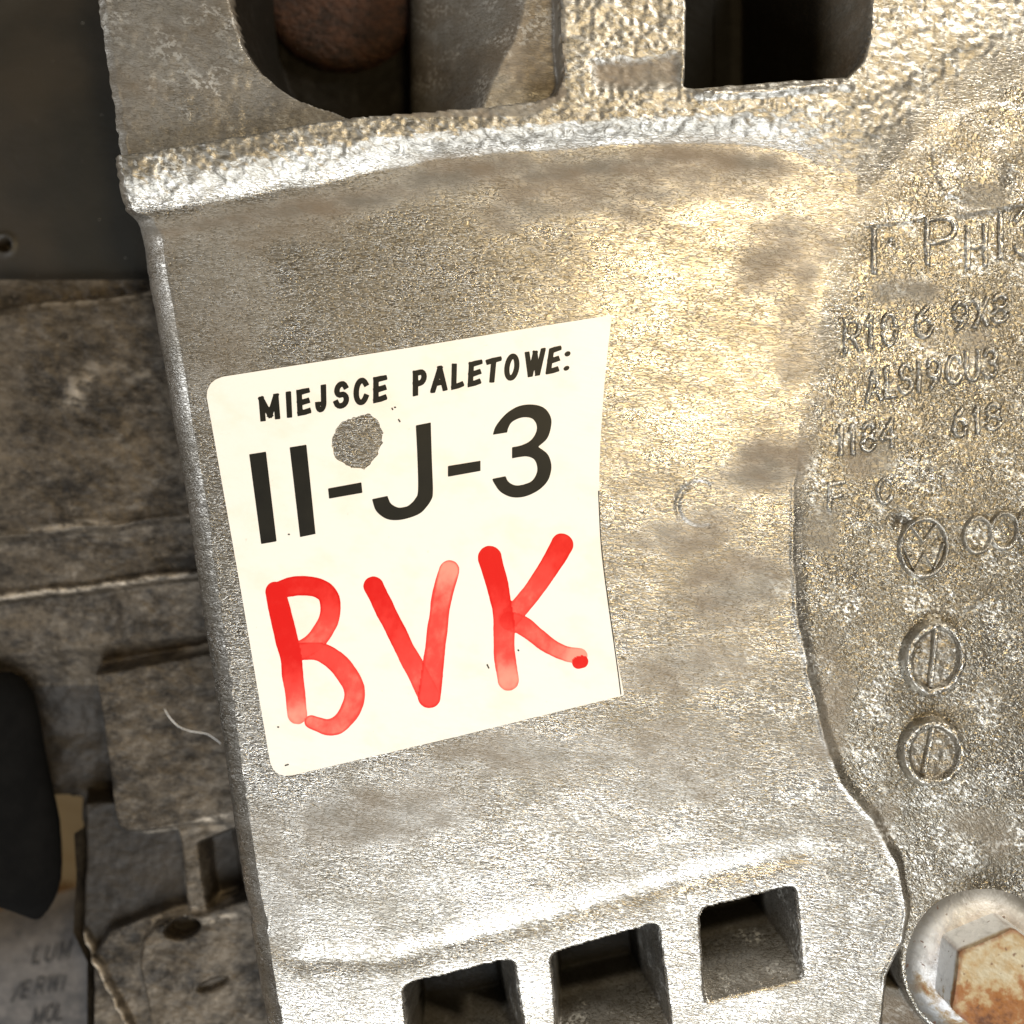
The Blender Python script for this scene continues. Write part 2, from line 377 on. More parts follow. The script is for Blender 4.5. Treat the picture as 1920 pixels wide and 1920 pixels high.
def casing_height(U, V):
    """height of the casing above the stickered panel, and its zones"""
    toe = np.interp(U, TOE[:, 0], TOE[:, 1]) + 5 * fbm(U, V, 60, 21); crest = np.interp(U, CREST[:, 0], CREST[:, 1])
    t = (toe - V) / np.maximum(toe - crest, 20)
    ridge = ss(t * 1.6)
    h = np.interp(U, [1480, 1720], [30, 13]) * (0.5 * ss(t) + 0.5 * np.clip(t, 0, 1) ** 0.8)
    z = h + panel_wave(U, V) * (1 - ridge)
    z = z + ridge * (2.8 * fbm(U, V, 34, 31, 3, 1.4) + 1.8 * noise(U, V, 9, 37))
    # side plate
    sp = sdpoly(PLATE, U, V) + 2.0 * noise(U, V, 22, 41)
    wd = np.interp(V, [0, 420, 700, 860, 1000, 1500, 2300], [40, 80, 80, 50, 30, 18, 12])
    pl = ss(-sp / wd + 0.15) * (1 - ss((ridge - 0.25) * 3))
    z = z * (1 - pl) + plate_z(U, V) * pl
    # a burr along the panel's rim
    z = z + 2.0 * np.exp(-((sp - 4) / 4.0) ** 2) * np.interp(V, [780, 930, 1700], [0, 1.0, 1.7]) * (1 + 0.5 * noise(U, V, 18, 43))
    # boss upper right and a faint frame line on the plate
    b = sdpoly(W([(1742, 246), (1770, 215), (1850, 190), (1935, 200), (1965, 300), (1935, 385), (1850, 388), (1770, 370), (1750, 320)], 0), U, V, 60)
    z = z + (5 + 3 * noise(U, V, 40, 63)) * ss(-b / 14 + 0.3) * pl
    dl, _ = sdline([(1625, 422), (1700, 413), (1730, 408)], U, V); z = z + 3 * np.exp(-(dl / 4) ** 2)
    dl, _ = sdline([(1800, 400), (1950, 378)], U, V); z = z + 4 * np.exp(-(dl / 6) ** 2)
    z = z - 14 * np.exp(-(np.hypot((U - 1694), (V - 980)) / 11) ** 2)           # small pit by the emblem
    z = z - 6 * np.exp(-(np.hypot((U - 1672), (V - 453)) / 5) ** 2)
    dr = np.hypot(U - 1312, V - 948); z = z - 2.2 * np.exp(-((dr - 42) / 4) ** 2) * (U < 1330)   # faint ring pressed in the panel
    # window band: slight hollow above the three windows, and the raised lip round them
    dl, _ = sdline([(470, 1745), (560, 1800), (735, 1800), (1000, 1728), (1330, 1640), (1500, 1600)], U, V)
    z = z - 3.5 * np.exp(-(dl / 20) ** 2)
    win = np.full(U.shape, 99.0)
    for k, P in enumerate(WIN): win = np.minimum(win, sdpoly(P, U, V, 99))
    win = win + 1.5 * noise(U, V, 14, 44)
    # recess under the bolt
    rec = sdpoly([(1640, 2300), (1652, 1925), (1664, 1842), (1700, 1776), (1790, 1850), (2400, 1850), (2400, 2300)], U, V, 80)
    bo = np.hypot(U - BOLT[0], V - BOLT[1]) - 152
    rec = np.maximum(rec, -bo)
    z = z + (-150 + 6 * fbm(U, V, 40, 47) - z) * ss(-rec / 14)
    pl = np.maximum(pl, ss(-rec / 8))
    lip = sdpoly([(1672, 1858), (1730, 1872), (1790, 1886), (1850, 1960), (1660, 1960), (1660, 1890)], U, V, 60)      # ledge below the bolt
    z = np.maximum(z, -150 + 88 * ss(-lip / 10))
    # windows: steep on the upper and left side, drafted at the bottom and right
    zw = np.full(U.shape, 0.0); m = win < 12
    depth = np.where(win < 0, -win, 0)
    wall = -np.minimum(depth * 14, 235)
    low = np.zeros(U.shape)
    for k, P in enumerate(WIN):
        bb = P[:, 1].max(); a = np.argmax(P[:, 1])
        db, _ = sdline([(P[:, 0].min() - 10, 0)] * 1 + [(P[:, 0].max(), 0)], U, V) if False else (None, None)
    zw = wall
    zb = np.full(U.shape, -235.0)
    for (ax, ay), (bx, by), (rx, ry) in (((775, 2060), (995, 2010), (962, 1797)), ((1050, 1995), (1262, 1945), (1236, 1730)), ((1322, 1880), (1506, 1834), (1492, 1660))):
        nx, ny = (by - ay), -(bx - ax); L = math.hypot(nx, ny); nx, ny = nx / L, ny / L
        if ny > 0: nx, ny = -nx, -ny
        db = (U - ax) * nx + (V - ay) * ny                       # distance up from the lower edge
        ex, ey = (ry - by), -(rx - bx); L = math.hypot(ex, ey); ex, ey = ex / L, ey / L
        if ex > 0: ex, ey = -ex, -ey
        dr_ = (U - bx) * ex + (V - by) * ey                      # distance in from the right edge
        inside = (db > -6) & (dr_ > -6) & (db < 240) & (dr_ < 240)
        dc = np.maximum(db, 0); zz = np.maximum(-(0.7 * dc + 0.021 * dc ** 2), -dr_ * 5.0)
        zb = np.where(inside, np.maximum(zb, zz), zb)
    zw = np.where(m, np.maximum(zw, np.minimum(zb, 0)), 0)
    z = np.where(m, z * ss((win + 6) / 12) - 4 * ss((6 - win) / 12) + zw, z)
    # pocket behind the upper rib, round opening in it, square opening beside it
    pk = sdpoly(POCKET, U, V, 60) + 1.5 * noise(U, V, 16, 45)
    kp = ss(-pk / 9)
    zf = -36 + 3.0 * fbm(U, V, 90, 48) + 0.8 * noise(U, V, 12, 49)
    z = z * (1 - kp) + zf * kp
    ro = sdpoly(ROUND, U, V, 200) + 2 * noise(U, V, 25, 46)
    dq = np.maximum(U - 735, 0); tq = np.where(U > 735, (299 - np.hypot(dq, (V + 70) * 0.85 * ss(dq / 220))) / 285, 1.06); slope = 18 - 285 * np.clip(tq, 0, 1) ** 0.9 - 1800 * np.maximum(tq - 1, 0) + 4 * fbm(U, V, 40, 53)        # right-hand wall leans
    zr = np.maximum(zf - np.minimum(np.maximum(-ro, 0) * 9, 420), slope)
    z = np.where((ro < 0) & (pk < 2), np.minimum(z, zr), z)
    sq = sdpoly(SQUARE, U, V, 60) + 1.5 * noise(U, V, 18, 54)
    zs = np.maximum(-np.minimum(np.maximum(-sq, 0) * 14, 420), np.where(U > 1400, 40 - (1640 - U) * 2.6, -400))
    z = np.where(sq < 3, np.minimum(z, z * ss((sq + 6) / 9) + zs), z)
    # flash left on the lip of the square opening
    dl, _ = sdline(W([(1300, 172), (1400, 168), (1500, 160), (1598, 150)], 50), U, V)
    z = z + (9 + 5 * noise(U, V, 20, 55)) * np.exp(-(dl / 8) ** 2) * (sq > 0)
    wb = sdpoly(W([(1105, 100), (1200, 95), (1285, 80), (1282, 160), (1190, 168), (1110, 160)], 50), U, V, 60)     # hollow in the web
    wb = wb + 7 * fbm(U, V, 26, 78); z = z - 8 * ss(-wb / 22)
    # dirt, and shade painted into the colour of the pocket, recess and openings
    st = 0.9 * ss(1 - np.abs((V - toe - 36 - 16 * noise(U, V, 120, 71)) / (46 + 14 * noise(U, V, 70, 72)))) * ss((1540 - U) / 120) * (1 - ss((ridge - 0.1) * 2))  # brown strip under the rib, its dimmer reflection put into the colour
    st = np.maximum(st, 0.8 * ss(-wb / 20))
    for (cx, cy, rx, ry, a) in ((1700, 545, 90, 34, 0.8), (1640, 860, 60, 40, 0.5), (1545, 1010, 45, 70, 0.55), (1560, 1330, 40, 120, 0.5), (1820, 640, 80, 30, 0.4),
                                (1660, 1520, 60, 60, 0.4), (1500, 640, 60, 120, 0.35), (1470, 480, 90, 70, 0.6), (1880, 1560, 90, 60, 0.35), (1830, 380, 60, 40, 0.6)):
        st = np.maximum(st, a * ss(1.25 - np.hypot((U - cx) / rx, (V - cy) / ry) + 0.5 * noise(U, V, 45, 73)))
    st = np.maximum(st, 0.55 * kp * ss(0.55 + 0.8 * fbm(U, V, 120, 74)))  # pocket floor lies in shade, painted in as a darker tone
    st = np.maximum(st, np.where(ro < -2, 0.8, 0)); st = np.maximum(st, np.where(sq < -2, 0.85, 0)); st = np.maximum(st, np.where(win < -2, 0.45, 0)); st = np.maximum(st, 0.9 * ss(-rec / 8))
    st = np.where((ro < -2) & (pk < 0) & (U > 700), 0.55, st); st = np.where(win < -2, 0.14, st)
    oil = np.where((ro < -3) & (pk < 0), np.maximum(0.97 * ss((-215 - z) / 60), 0.97 * ss((770 - U + 30 * noise(U, V, 50, 77)) / 90)), 0)  # openings: oily black with shade painted in, by depth and towards the left
    oil = np.maximum(oil, np.where(sq < -3, np.where(U < 1440, 0.9, 0.25) + 0.72 * ss((-60 - z) / 110), 0))  # shaded left side painted darker than the lit right wall
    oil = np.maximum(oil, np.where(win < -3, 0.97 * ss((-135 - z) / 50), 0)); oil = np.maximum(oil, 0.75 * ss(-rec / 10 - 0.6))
    oil = np.maximum(oil, 0.38 * kp * ss(0.75 + 0.7 * fbm(U, V, 150, 75)) * (ro > 0)); oil = np.where(lip < -2, 0.15, oil)  # shade over the pocket floor, painted in
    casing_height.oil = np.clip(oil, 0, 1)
    chk = np.maximum(0.85 * pl, 0.8 * ridge); chk = np.maximum(chk, 0.9 * ss((V - 1380) / 260) * ss((U - 480) / 500)); chk = np.maximum(chk, 0.8 * ss((U - 1330) / 150) * ss((V - 850) / 300))
    casing_height.chalk = np.clip(chk + 0.12, 0, 1)
    for (cx, cy, rx, ry, a) in ((1450, 880, 110, 56, 0.8), (1400, 1110, 130, 80, 0.62), (1290, 1000, 90, 44, 0.5), (1300, 1250, 130, 60, 0.5), (720, 1530, 200, 60, 0.6), (1000, 1420, 260, 55, 0.5), (1240, 1480, 150, 40, 0.4), (430, 560, 110, 170, 0.35), (1130, 350, 360, 60, 0.6), (470, 430, 190, 46, 0.5),
                                (520, 1640, 60, 120, 0.3), (1250, 1400, 150, 60, 0.35), (900, 330, 300, 50, 0.5)):
        st = np.maximum(st, a * ss(1.35 - np.hypot((U - cx) / rx, (V - cy + 0.12 * (U - cx)) / ry) + 0.7 * fbm(U, V, 80, 76)) * (1 - ridge) * (1 - pl) * (win > 4))
    return z, ridge * (1 - kp) + kp * 0.25, pl, np.clip(st, 0, 1), dict(win=win, pk=pk, ro=ro, sq=sq, sp=sp, rec=rec)

casing = thing('gearbox_casing', 'large grey die-cast aluminium gearbox casing that carries the white sticker', 'gearbox casing')
rows = np.concatenate([np.arange(-280, -20, 20), np.arange(-20, 1944, 3.0), np.arange(1944, 2240, 20)])
tt = np.concatenate([np.arange(0, 1, 1 / 530.0) * 0.86, np.linspace(0.86, 1.0, 24)])
Vg = np.repeat(rows[:, None], 18 + len(tt), 1); Ug = np.zeros_like(Vg); Ze = np.zeros_like(Vg)
Lx = left_edge(rows) + 1.5 * noise(rows, rows * 0, 9, 81) * (0.5 + 1.3 * ss((410 - rows) / 12)) + 0.8 * noise(rows, rows * 0, 40, 82)
ang = np.linspace(0, math.pi / 2, 13)
upper = ss((410 - rows) / 12)                                     # the upper part keeps a sharper edge
Re = R_ED * (1 - 0.55 * upper) * (1 + 0.05 * noise(rows, rows * 0, 150, 83)) + 10 * ss((rows - 420) / 20) * (1 - ss((rows - 900) / 600))
for j, zz in enumerate((-330, -240, -160, -100, -60)):
    Ug[:, j] = Lx + 3 - 3 * (j / 4.0); Ze[:, j] = zz
for j, a in enumerate(ang):
    e_ = 0.42                                                     # between a chamfer and a round
    sx = (1 - math.cos(a)) * e_ + (1 - e_) * np.clip((j - 1.5) / 9.0, 0, 1); sz = math.sin(a) * e_ + (1 - e_) * np.clip((j - 1.5) / 9.0, 0, 1)
    Ug[:, 5 + j] = Lx + Re * sx; Ze[:, 5 + j] = -Re + Re * sz
x0 = Lx + Re
Ug[:, 18:] = x0[:, None] + (tt[None, :] + 0.0018) * (2330 - x0)[:, None]
Zg, ridge, platew, stain_shade, q = casing_height(Ug, Vg); oil_shade_w = casing_height.oil; chalkw = casing_height.chalk
fil = np.clip((Ze + 60) / 60, 0, 1)
Zg = Zg * np.where(Ze < 0, fil, 1) + Ze
Zg = Zg + (Ze < 0) * (Ze > -62) * 0.5 * noise(Vg, Ug, 11, 84)
cat = np.zeros(Ug.shape, int)                                     # 0 panel
cat[(ridge > 0.4)] = 1
cat[(platew > 0.5) & (ridge < 0.45)] = 2
cat[q['pk'] < -4] = 3
cat[(q['ro'] < 0) & (q['pk'] < 0)] = 4
cat[q['sq'] < -2] = 5
wk = q['win'] < -3
cat[wk & (Ug < 1010)] = 6; cat[wk & (Ug >= 1010) & (Ug < 1290)] = 7; cat[wk & (Ug >= 1290)] = 8
cat[Ze < -1] = 9
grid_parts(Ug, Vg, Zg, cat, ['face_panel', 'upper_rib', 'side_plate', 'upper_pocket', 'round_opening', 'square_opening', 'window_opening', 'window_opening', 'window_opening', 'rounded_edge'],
           [M_CAST] * 10, casing, {'ridge': ridge, 'plate': platew, 'stain_shade': stain_shade, 'oil': oil_shade_w, 'chalk': chalkw})

def surface(X, Y):
    return casing_height(np.asarray(X, float), np.asarray(Y, float))[0]

# ------------------------------------------------------------------ glyphs (strokes in a unit cell, y downwards)
def arc(cx, cy, rx, ry, a0, a1, n=14):
    t = np.radians(np.linspace(a0, a1, n)); return [(cx + rx * math.cos(a), cy + ry * math.sin(a)) for a in t]
G = {
 'A': [[(0.0, 1), (0.5, 0), (1.0, 1)], [(0.2, 0.68), (0.8, 0.68)]],
 'B': [[(0, 0), (0, 1)], [(0, 0.0)] + arc(0.55, 0.24, 0.4, 0.24, -90, 90, 9) + [(0, 0.48)], [(0, 0.48)] + arc(0.55, 0.74, 0.45, 0.26, -90, 90, 9) + [(0, 1)]],
 'C': [arc(0.52, 0.5, 0.52, 0.5, -38, -322, 22)],
 'E': [[(1, 0.0), (0, 0.0), (0, 1), (1, 1)], [(0, 0.5), (0.92, 0.5)]],
 'F': [[(1, 0), (0, 0), (0, 1)], [(0, 0.5), (0.85, 0.5)]],
 'G': [arc(0.52, 0.5, 0.52, 0.5, -38, -340, 22) + [(1, 0.55), (0.6, 0.55)]],
 'H': [[(0, 0), (0, 1)], [(1, 0), (1, 1)], [(0, 0.5), (1, 0.5)]],
 'I': [[(0.5, 0), (0.5, 1)]],
 '1': [[(0.2, 0.2), (0.55, 0), (0.55, 1)]],
 'J': [[(0.85, 0), (0.85, 0.72)] + arc(0.45, 0.72, 0.4, 0.28, 15, 180, 10)],
 'L': [[(0, 0), (0, 1), (1, 1)]],
 'M': [[(0.04, 1), (0.04, 0), (0.5, 0.86), (0.96, 0), (0.96, 1)]],
 'O': [arc(0.5, 0.5, 0.5, 0.5, 0, 360, 27)],
 '0': [arc(0.5, 0.5, 0.5, 0.5, 0, 360, 27)],
 'P': [[(0, 1), (0, 0)], [(0, 0)] + arc(0.55, 0.27, 0.42, 0.27, -90, 90, 9) + [(0, 0.54)]],
 'R': [[(0, 1), (0, 0)], [(0, 0)] + arc(0.55, 0.27, 0.42, 0.27, -90, 90, 9) + [(0, 0.54)], [(0.45, 0.54), (1, 1)]],
 'S': [arc(0.5, 0.25, 0.44, 0.25, -20, -250, 12) + arc(0.5, 0.74, 0.48, 0.26, -70, 165, 12)],
 'T': [[(0, 0), (1, 0)], [(0.5, 0), (0.5, 1)]],
 'U': [[(0, 0), (0, 0.65)] + arc(0.5, 0.65, 0.5, 0.35, 180, 0, 12) + [(1, 0)]],
 'V': [[(0, 0), (0.5, 1), (1, 0)]],
 'W': [[(0, 0), (0.22, 1), (0.5, 0.05), (0.78, 1), (1, 0)]],
 'X': [[(0, 0), (1, 1)], [(1, 0), (0, 1)]],
 '3': [arc(0.5, 0.25, 0.45, 0.25, -160, 80, 12) + arc(0.5, 0.74, 0.5, 0.26, -80, 160, 12)],
 '4': [[(0.75, 1), (0.75, 0), (0, 0.68), (1, 0.68)]],
 '6': [arc(0.5, 0.68, 0.45, 0.32, 180, 540, 21), [(0.06, 0.68), (0.2, 0.25), (0.65, 0)]],
 '8': [arc(0.5, 0.25, 0.42, 0.25, 0, 360, 17), arc(0.5, 0.74, 0.5, 0.26, 0, 360, 17)],
 '9': [arc(0.5, 0.32, 0.45, 0.32, 0, 360, 19), [(0.95, 0.32), (0.8, 0.75), (0.35, 1)]],
 '-': [[(0, 0.5), (1, 0.5)]], '/': [[(1, 0), (0, 1)]],
}
def glyph_polys(ch, quad, th):
    """ribbon polygons of a glyph fitted to a quad (TL, TR, BR, BL), stroke width th"""
    q = np.array(quad, float); out = []
    cx = q.mean(0)
    for st in G[ch]:
        P = np.array([(1 - y) * ((1 - x) * q[0] + x * q[1]) + y * ((1 - x) * q[3] + x * q[2]) for x, y in st])
        keep = [0] + [i for i in range(1, len(P)) if np.hypot(*(P[i] - P[i - 1])) > 0.4]
        P = P[keep]; closed = np.hypot(*(P[0] - P[-1])) <= th * 1.2
        cuts = [0]; mid = len(P) // 2
        for i in range(1, len(P) - 1):                       # sharp corners: separate strokes that overlap
            a, b = P[i] - P[i - 1], P[i + 1] - P[i]
            if a @ b / (np.hypot(*a) * np.hypot(*b)) < 0.35 or (closed and i == mid): cuts.append(i)
        cuts.append(len(P) - 1)
        for i0, i1 in zip(cuts[:-1], cuts[1:]):
            q_ = P[i0:i1 + 1].copy()
            if True:
                e_ = 0.8 if closed else th / 2
                a = q_[0] - q_[1]; b = q_[-1] - q_[-2]
                q_[0] = q_[0] + a / np.hypot(*a) * e_; q_[-1] = q_[-1] + b / np.hypot(*b) * e_
            out.append(ribbon(q_, th))
    return out
def sd_union(polys):
    def f(U, V):
        d = np.full(np.shape(U), 50.0)
        for p in polys: d = np.minimum(d, sdpoly(p, U, V, 50))
        return d
    return f
def box_of(polys, m=6):
    a = np.vstack(polys); return (a[:, 0].min() - m, a[:, 1].min() - m, a[:, 0].max() + m, a[:, 1].max() + m)

# ------------------------------------------------------------------ raised marks cast on the side plate
def base_plate(X, Y): return plate_z(X, Y)
def raised(name, f, box, h, bevel, step=2.0, sink=1.5, rough=1.3, parent=casing, zero=None):
    zf = zero or (lambda X, Y: surface(X, Y))
    def z(X, Y, F): return zf(X, Y) - sink + (h + sink) * ss(-F / bevel) + rough * noise(X, Y, 9, 91) * ss(-F / bevel)
    return region_mesh(name, f, box, step, z, M_CAST, parent, lambda X, Y, F: {'ridge': X * 0, 'plate': X * 0 + 1, 'stain_shade': 0.5 * (1 - ss(-F / 2.5)), 'chalk': X * 0 + 0.8, 'worn': ss((-F - 2) / 2) * 0.8 * np.clip(0.7 + 0.6 * noise(X, Y, 14, 94), 0, 1)})

def cast_text(items, th, h, bevel):
    for ch, quad in items:
        quad = [W(p, -10) for p in quad]
        ps = glyph_polys(ch, quad, th)
        f0 = sd_union(ps)
        raised('raised_letter', lambda U, V: f0(U, V) + 1.4 * noise(U, V, 11, 93), box_of(ps, 8), h, bevel, 1.6)
def boxq(x0, y0, x1, y1, slope=-0.15, lean=0.0):
    """slanted letter cell from its bounding values at its left edge"""
    dx = x1 - x0; dy = y1 - y0
    return [(x0 - lean * dy / 2, y0), (x1 - lean * dy / 2, y0 + slope * dx), (x1 + lean * dy / 2, y1 + slope * dx), (x0 + lean * dy / 2, y1)]
cast_text([('I', boxq(1626, 436, 1648, 512)), ('P', boxq(1736, 414, 1790, 494)), ('H', boxq(1812, 430, 1844, 502)), ('I', boxq(1862, 402, 1884, 484)), ('3', boxq(1900, 400, 1940, 480))], 15, 7, 5)
cast_text([('R', boxq(1584, 604, 1610, 660)), ('1', boxq(1620, 598, 1640, 652)), ('0', boxq(1654, 592, 1678, 648)), ('6', boxq(1714, 582, 1746, 634)), ('9', boxq(1784, 570, 1812, 620)),
           ('X', boxq(1826, 564, 1848, 612)), ('8', boxq(1860, 556, 1886, 606))], 14, 7.5, 5)
cast_text([('A', boxq(1624, 698, 1650, 752)), ('L', boxq(1660, 692, 1676, 744)), ('S', boxq(1686, 686, 1708, 738)), ('I', boxq(1714, 682, 1728, 734)), ('9', boxq(1736, 676, 1760, 726)),
           ('C', boxq(1774, 670, 1800, 720)), ('U', boxq(1810, 664, 1832, 714)), ('3', boxq(1842, 658, 1866, 708))], 14, 7, 5)
cast_text([('1', boxq(1566, 802, 1582, 852)), ('1', boxq(1588, 800, 1604, 850)), ('8', boxq(1616, 796, 1638, 846)), ('4', boxq(1652, 790, 1676, 838)),
           ('6', boxq(1786, 772, 1810, 818)), ('1', boxq(1822, 766, 1838, 812)), ('8', boxq(1848, 760, 1872, 806))], 14, 7, 5)
cast_text([('F', boxq(1554, 908, 1580, 956)), ('C', boxq(1644, 900, 1672, 944))], 13, 5.5, 5)

def burr(): 
    q = W((1328, 176), 32); f = lambda U, V: np.hypot((U - q[0]) / 1.6, V - q[1] + 0.15 * (U - q[0])) - 8.5 + 2 * noise(U, V, 8, 92)
    region_mesh('casting_burr', f, (q[0] - 30, q[1] - 18, q[0] + 30, q[1] + 18), 1.6, lambda X, Y, F: surface(X, Y) - 2 + 14 * np.sqrt(np.clip(-F / 9, 0, 1)), M_CAST, casing, lambda X, Y, F: {'ridge': X * 0, 'plate': X * 0, 'stain_shade': X * 0, 'worn': X * 0 + 1})  # bead of flash, its highlight put in as a paler tone
burr()
def ell(cx, cy, rx, ry, rot, n=48):
    t = np.linspace(0, 2 * math.pi, n, endpoint=False); c, s_ = math.cos(rot), math.sin(rot)
    return np.stack([cx + rx * np.cos(t) * c - ry * np.sin(t) * s_, cy + rx * np.cos(t) * s_ + ry * np.sin(t) * c], 1)
def sd_ring(P, wdt): return lambda U, V: np.abs(sdpoly(P, U, V, 60) + wdt / 2) - wdt / 2
# round emblem: V over W in a ring
ec = W((1729, 1026), -12)
er = ell(ec[0], ec[1], 51, 61, 0.15)
raised('emblem_ring', sd_ring(er, 14), (ec[0] - 66, ec[1] - 76, ec[0] + 66, ec[1] + 76), 13, 6)
er2 = [W(p, -12) for p in [(1704, 984), (1728, 1016), (1754, 980)]]
vp = [ribbon(np.array(er2), 9)]
raised('emblem_letter', sd_union(vp), box_of(vp), 10, 4, 1.6)
er3 = [W(p, -12) for p in [(1690, 1024), (1711, 1070), (1729, 1037), (1749, 1066), (1767, 1016)]]
vp2 = [ribbon(np.array(er3), 9)]
raised('emblem_letter', sd_union(vp2), box_of(vp2), 10, 4, 1.6)
# chain of four rings
for k in range(4):
    p = W((1830 + 49 * k, 1003 - 8 * k), -12)
    e = ell(p[0], p[1], 31, 39, 0.12)
    raised('linked_ring', sd_ring(e, 12), (p[0] - 48, p[1] - 56, p[0] + 48, p[1] + 56), 12 + 0.6 * k, 5.5)
# two date dials: raised disc with a rim and an arrow bar
for k, (u, v, rx, ry, bar, digits) in enumerate(((1744, 1231, 63, 75, [(1746, 1170), (1742, 1230), (1736, 1288)], [('8', (1706, 1205, 1722, 1226)), ('2', None)]), (1741, 1407, 64, 68, [(1741, 1356), (1734, 1400), (1724, 1446)], []))):
    c = W((u, v), -18); P = ell(c[0], c[1], rx, ry, 0.18)
    pl0 = lambda X, Y: surface(X, Y)
    f = lambda U, V, P=P: sdpoly(P, U, V, 90) + 1.5 * noise(U, V, 20, 95)
    def zdial(X, Y, F):
        base = surface(X, Y); t = -F
        return base - 1.5 + 32 * ss(t / 9) - 13 * ss((t - 16) / 8) + 2.2 * noise(X, Y, 10, 96)
    dial = region_mesh('date_dial', f, (c[0] - 82, c[1] - 92, c[0] + 82, c[1] + 92), 2.0, zdial, M_CAST, casing, lambda X, Y, F: {'ridge': X * 0, 'plate': X * 0 + 1, 'chalk': X * 0 + 0.7, 'worn': 0.5 * ss((-F - 3) / 2) * ss((20 + F) / 4), 'stain_shade': 0.3 * ss((-F - 18) / 4)})
    rb = [ribbon(np.array([W(p, -12) for p in bar]), 15)]
    raised('dial_arrow', sd_union(rb), box_of(rb), 31, 5, 1.6, sink=-14, parent=dial)
    for ch, bx in digits:
        if bx:
            gp = glyph_polys(ch, [W(p, -12) for p in boxq(*bx)], 5)
            raised('raised_digit', sd_union(gp), box_of(gp), 24, 3, 1.6, sink=-14, parent=dial)

# ------------------------------------------------------------------ THE STICKER
def sticker_material():
    s = NT('sticker_paper')
    a = s.noise((130, 90, 100), 0.2, 4, 0.6); b = s.noise((14, 20, 14), 0.3, 3, 0.6, (8, 3, 0))
    c = s.mixc(s.ramp(a, 0.45, 0.7), (0.89, 0.84, 0.755), (0.89, 0.795, 0.675))
    c = s.mixc(s.ma('MULTIPLY', s.ramp(b, 0.70, 0.78), 0.35), c, (0.60, 0.48, 0.34))      # small smudges
    return s.done(c, 0.34, 0.0, s.bump(s.ma('ADD', s.noise(190, 0, 2, 0.5), s.ma('MULTIPLY', s.noise((90, 26, 40), 0.2, 3, 0.6), 0.35)), 3.0e-4))
M_STICK = sticker_material()
def print_material():
    s = NT('black_print'); n = s.noise(40, 0, 3, 0.6)
    return s.done(s.mixc(n, (0.006, 0.006, 0.005), (0.018, 0.016, 0.011)), 0.42, 0.0, None, 0.3)
M_PRINT = print_material()
def ink_material():
    s = NT('red_marker_ink'); k = s.attr('ink')
    n = s.noise((22, 30, 20), 0.3, 3, 0.6)
    k = s.ma('ADD', k, s.ma('MULTIPLY', s.ma('SUBTRACT', n, 0.5), 0.5), clamp=True)
    c = s.mixc(s.ramp(k, 0.0, 0.5), (0.90, 0.30, 0.22), (0.86, 0.060, 0.045)); c = s.mixc(s.ramp(k, 0.45, 1.0), c, (0.68, 0.008, 0.005))
    return s.done(c, 0.36, 0.0, None, 0.35)
M_INK = ink_material()

sticker = thing('sticker', 'white paper sticker with black print and red marker letters on the casing panel', 'sticker')
RIGHT = [(1147, 591), (1142, 635), (1134, 710), (1128, 790), (1124, 870), (1124, 940), (1129, 1030), (1139, 1115), (1151, 1195), (1160, 1250), (1170, 1303)]
OUT = np.vstack([rc([(386, 709), (700, 662), (700, 900), (513, 1460)], 34)[0:5], smooth_line(RIGHT, 4), np.array([(840, 1382)]), ])
tl = [(388.0, 745), (389, 732), (395, 720), (404, 712), (418, 706.5)]
bl = [(548, 1453.5), (534, 1454.5), (522, 1451), (513, 1443), (507, 1430)]
OUT = np.vstack([tl, [(780, 650)], smooth_line(RIGHT, 4), [(855, 1381)], bl, [(449, 1090)]])
HOLE = smooth_line([(641, 792), (662, 784), (690, 777), (708, 788), (717, 807), (718, 830), (710, 850), (701, 862), (690, 874), (678, 880), (651, 872), (631, 861), (623, 834), (628, 811), (641, 792)], 3)
TEAR = [smooth_line([(730, 762), (737, 766), (735, 772)], 2), smooth_line([(745, 784), (751, 790), (748, 793)], 2)]
def sticker_base(X, Y): return panel_wave(X, Y) + 2.0
def f_st(U, V):
    o = sdpoly(OUT, U, V)
    h = sdpoly(HOLE, U, V, 60) + 2.4 * noise(U, V, 5, 97) + 1.2 * noise(U, V, 17, 98)
    return np.maximum(o, -h)
def z_st(X, Y, F): return sticker_base(X, Y) + 0.5 * noise(X, Y, 130, 99)
sheet = region_mesh('paper_sheet', f_st, (380, 584, 1180, 1464), 3.0, z_st, M_STICK, sticker, skirt=1.9)
ZT = lambda X, Y, F: z_st(X, Y, F) + 0.5
def round_poly(P):
    """smooth an outline through its points, keeping the sharp corners"""
    P = np.asarray(P, float); n = len(P)
    def turn(i):
        a = P[i] - P[i - 1]; b = P[(i + 1) % n] - P[i]
        return math.degrees(math.acos(np.clip(a @ b / (np.hypot(*a) * np.hypot(*b)), -1, 1)))
    cs = [i for i in range(n) if turn(i) > 48]; out = []
    for a, b in zip(cs, cs[1:] + [cs[0] + n]):
        seg = P[[k % n for k in range(a, b + 1)]]
        out.append(smooth_line(seg, 6)[:-1] if len(seg) > 2 else seg[:-1])
    return np.vstack(out)
def printed(polys, step=1.5, name='printed_letter', clip=None):
    f1 = sd_union(polys)
    f0 = f1 if clip is None else (lambda U, V: np.maximum(f1(U, V), sdpoly(clip, U, V)))
    return region_mesh(name, f0, box_of(polys, 4), step, ZT, M_PRINT, sticker)
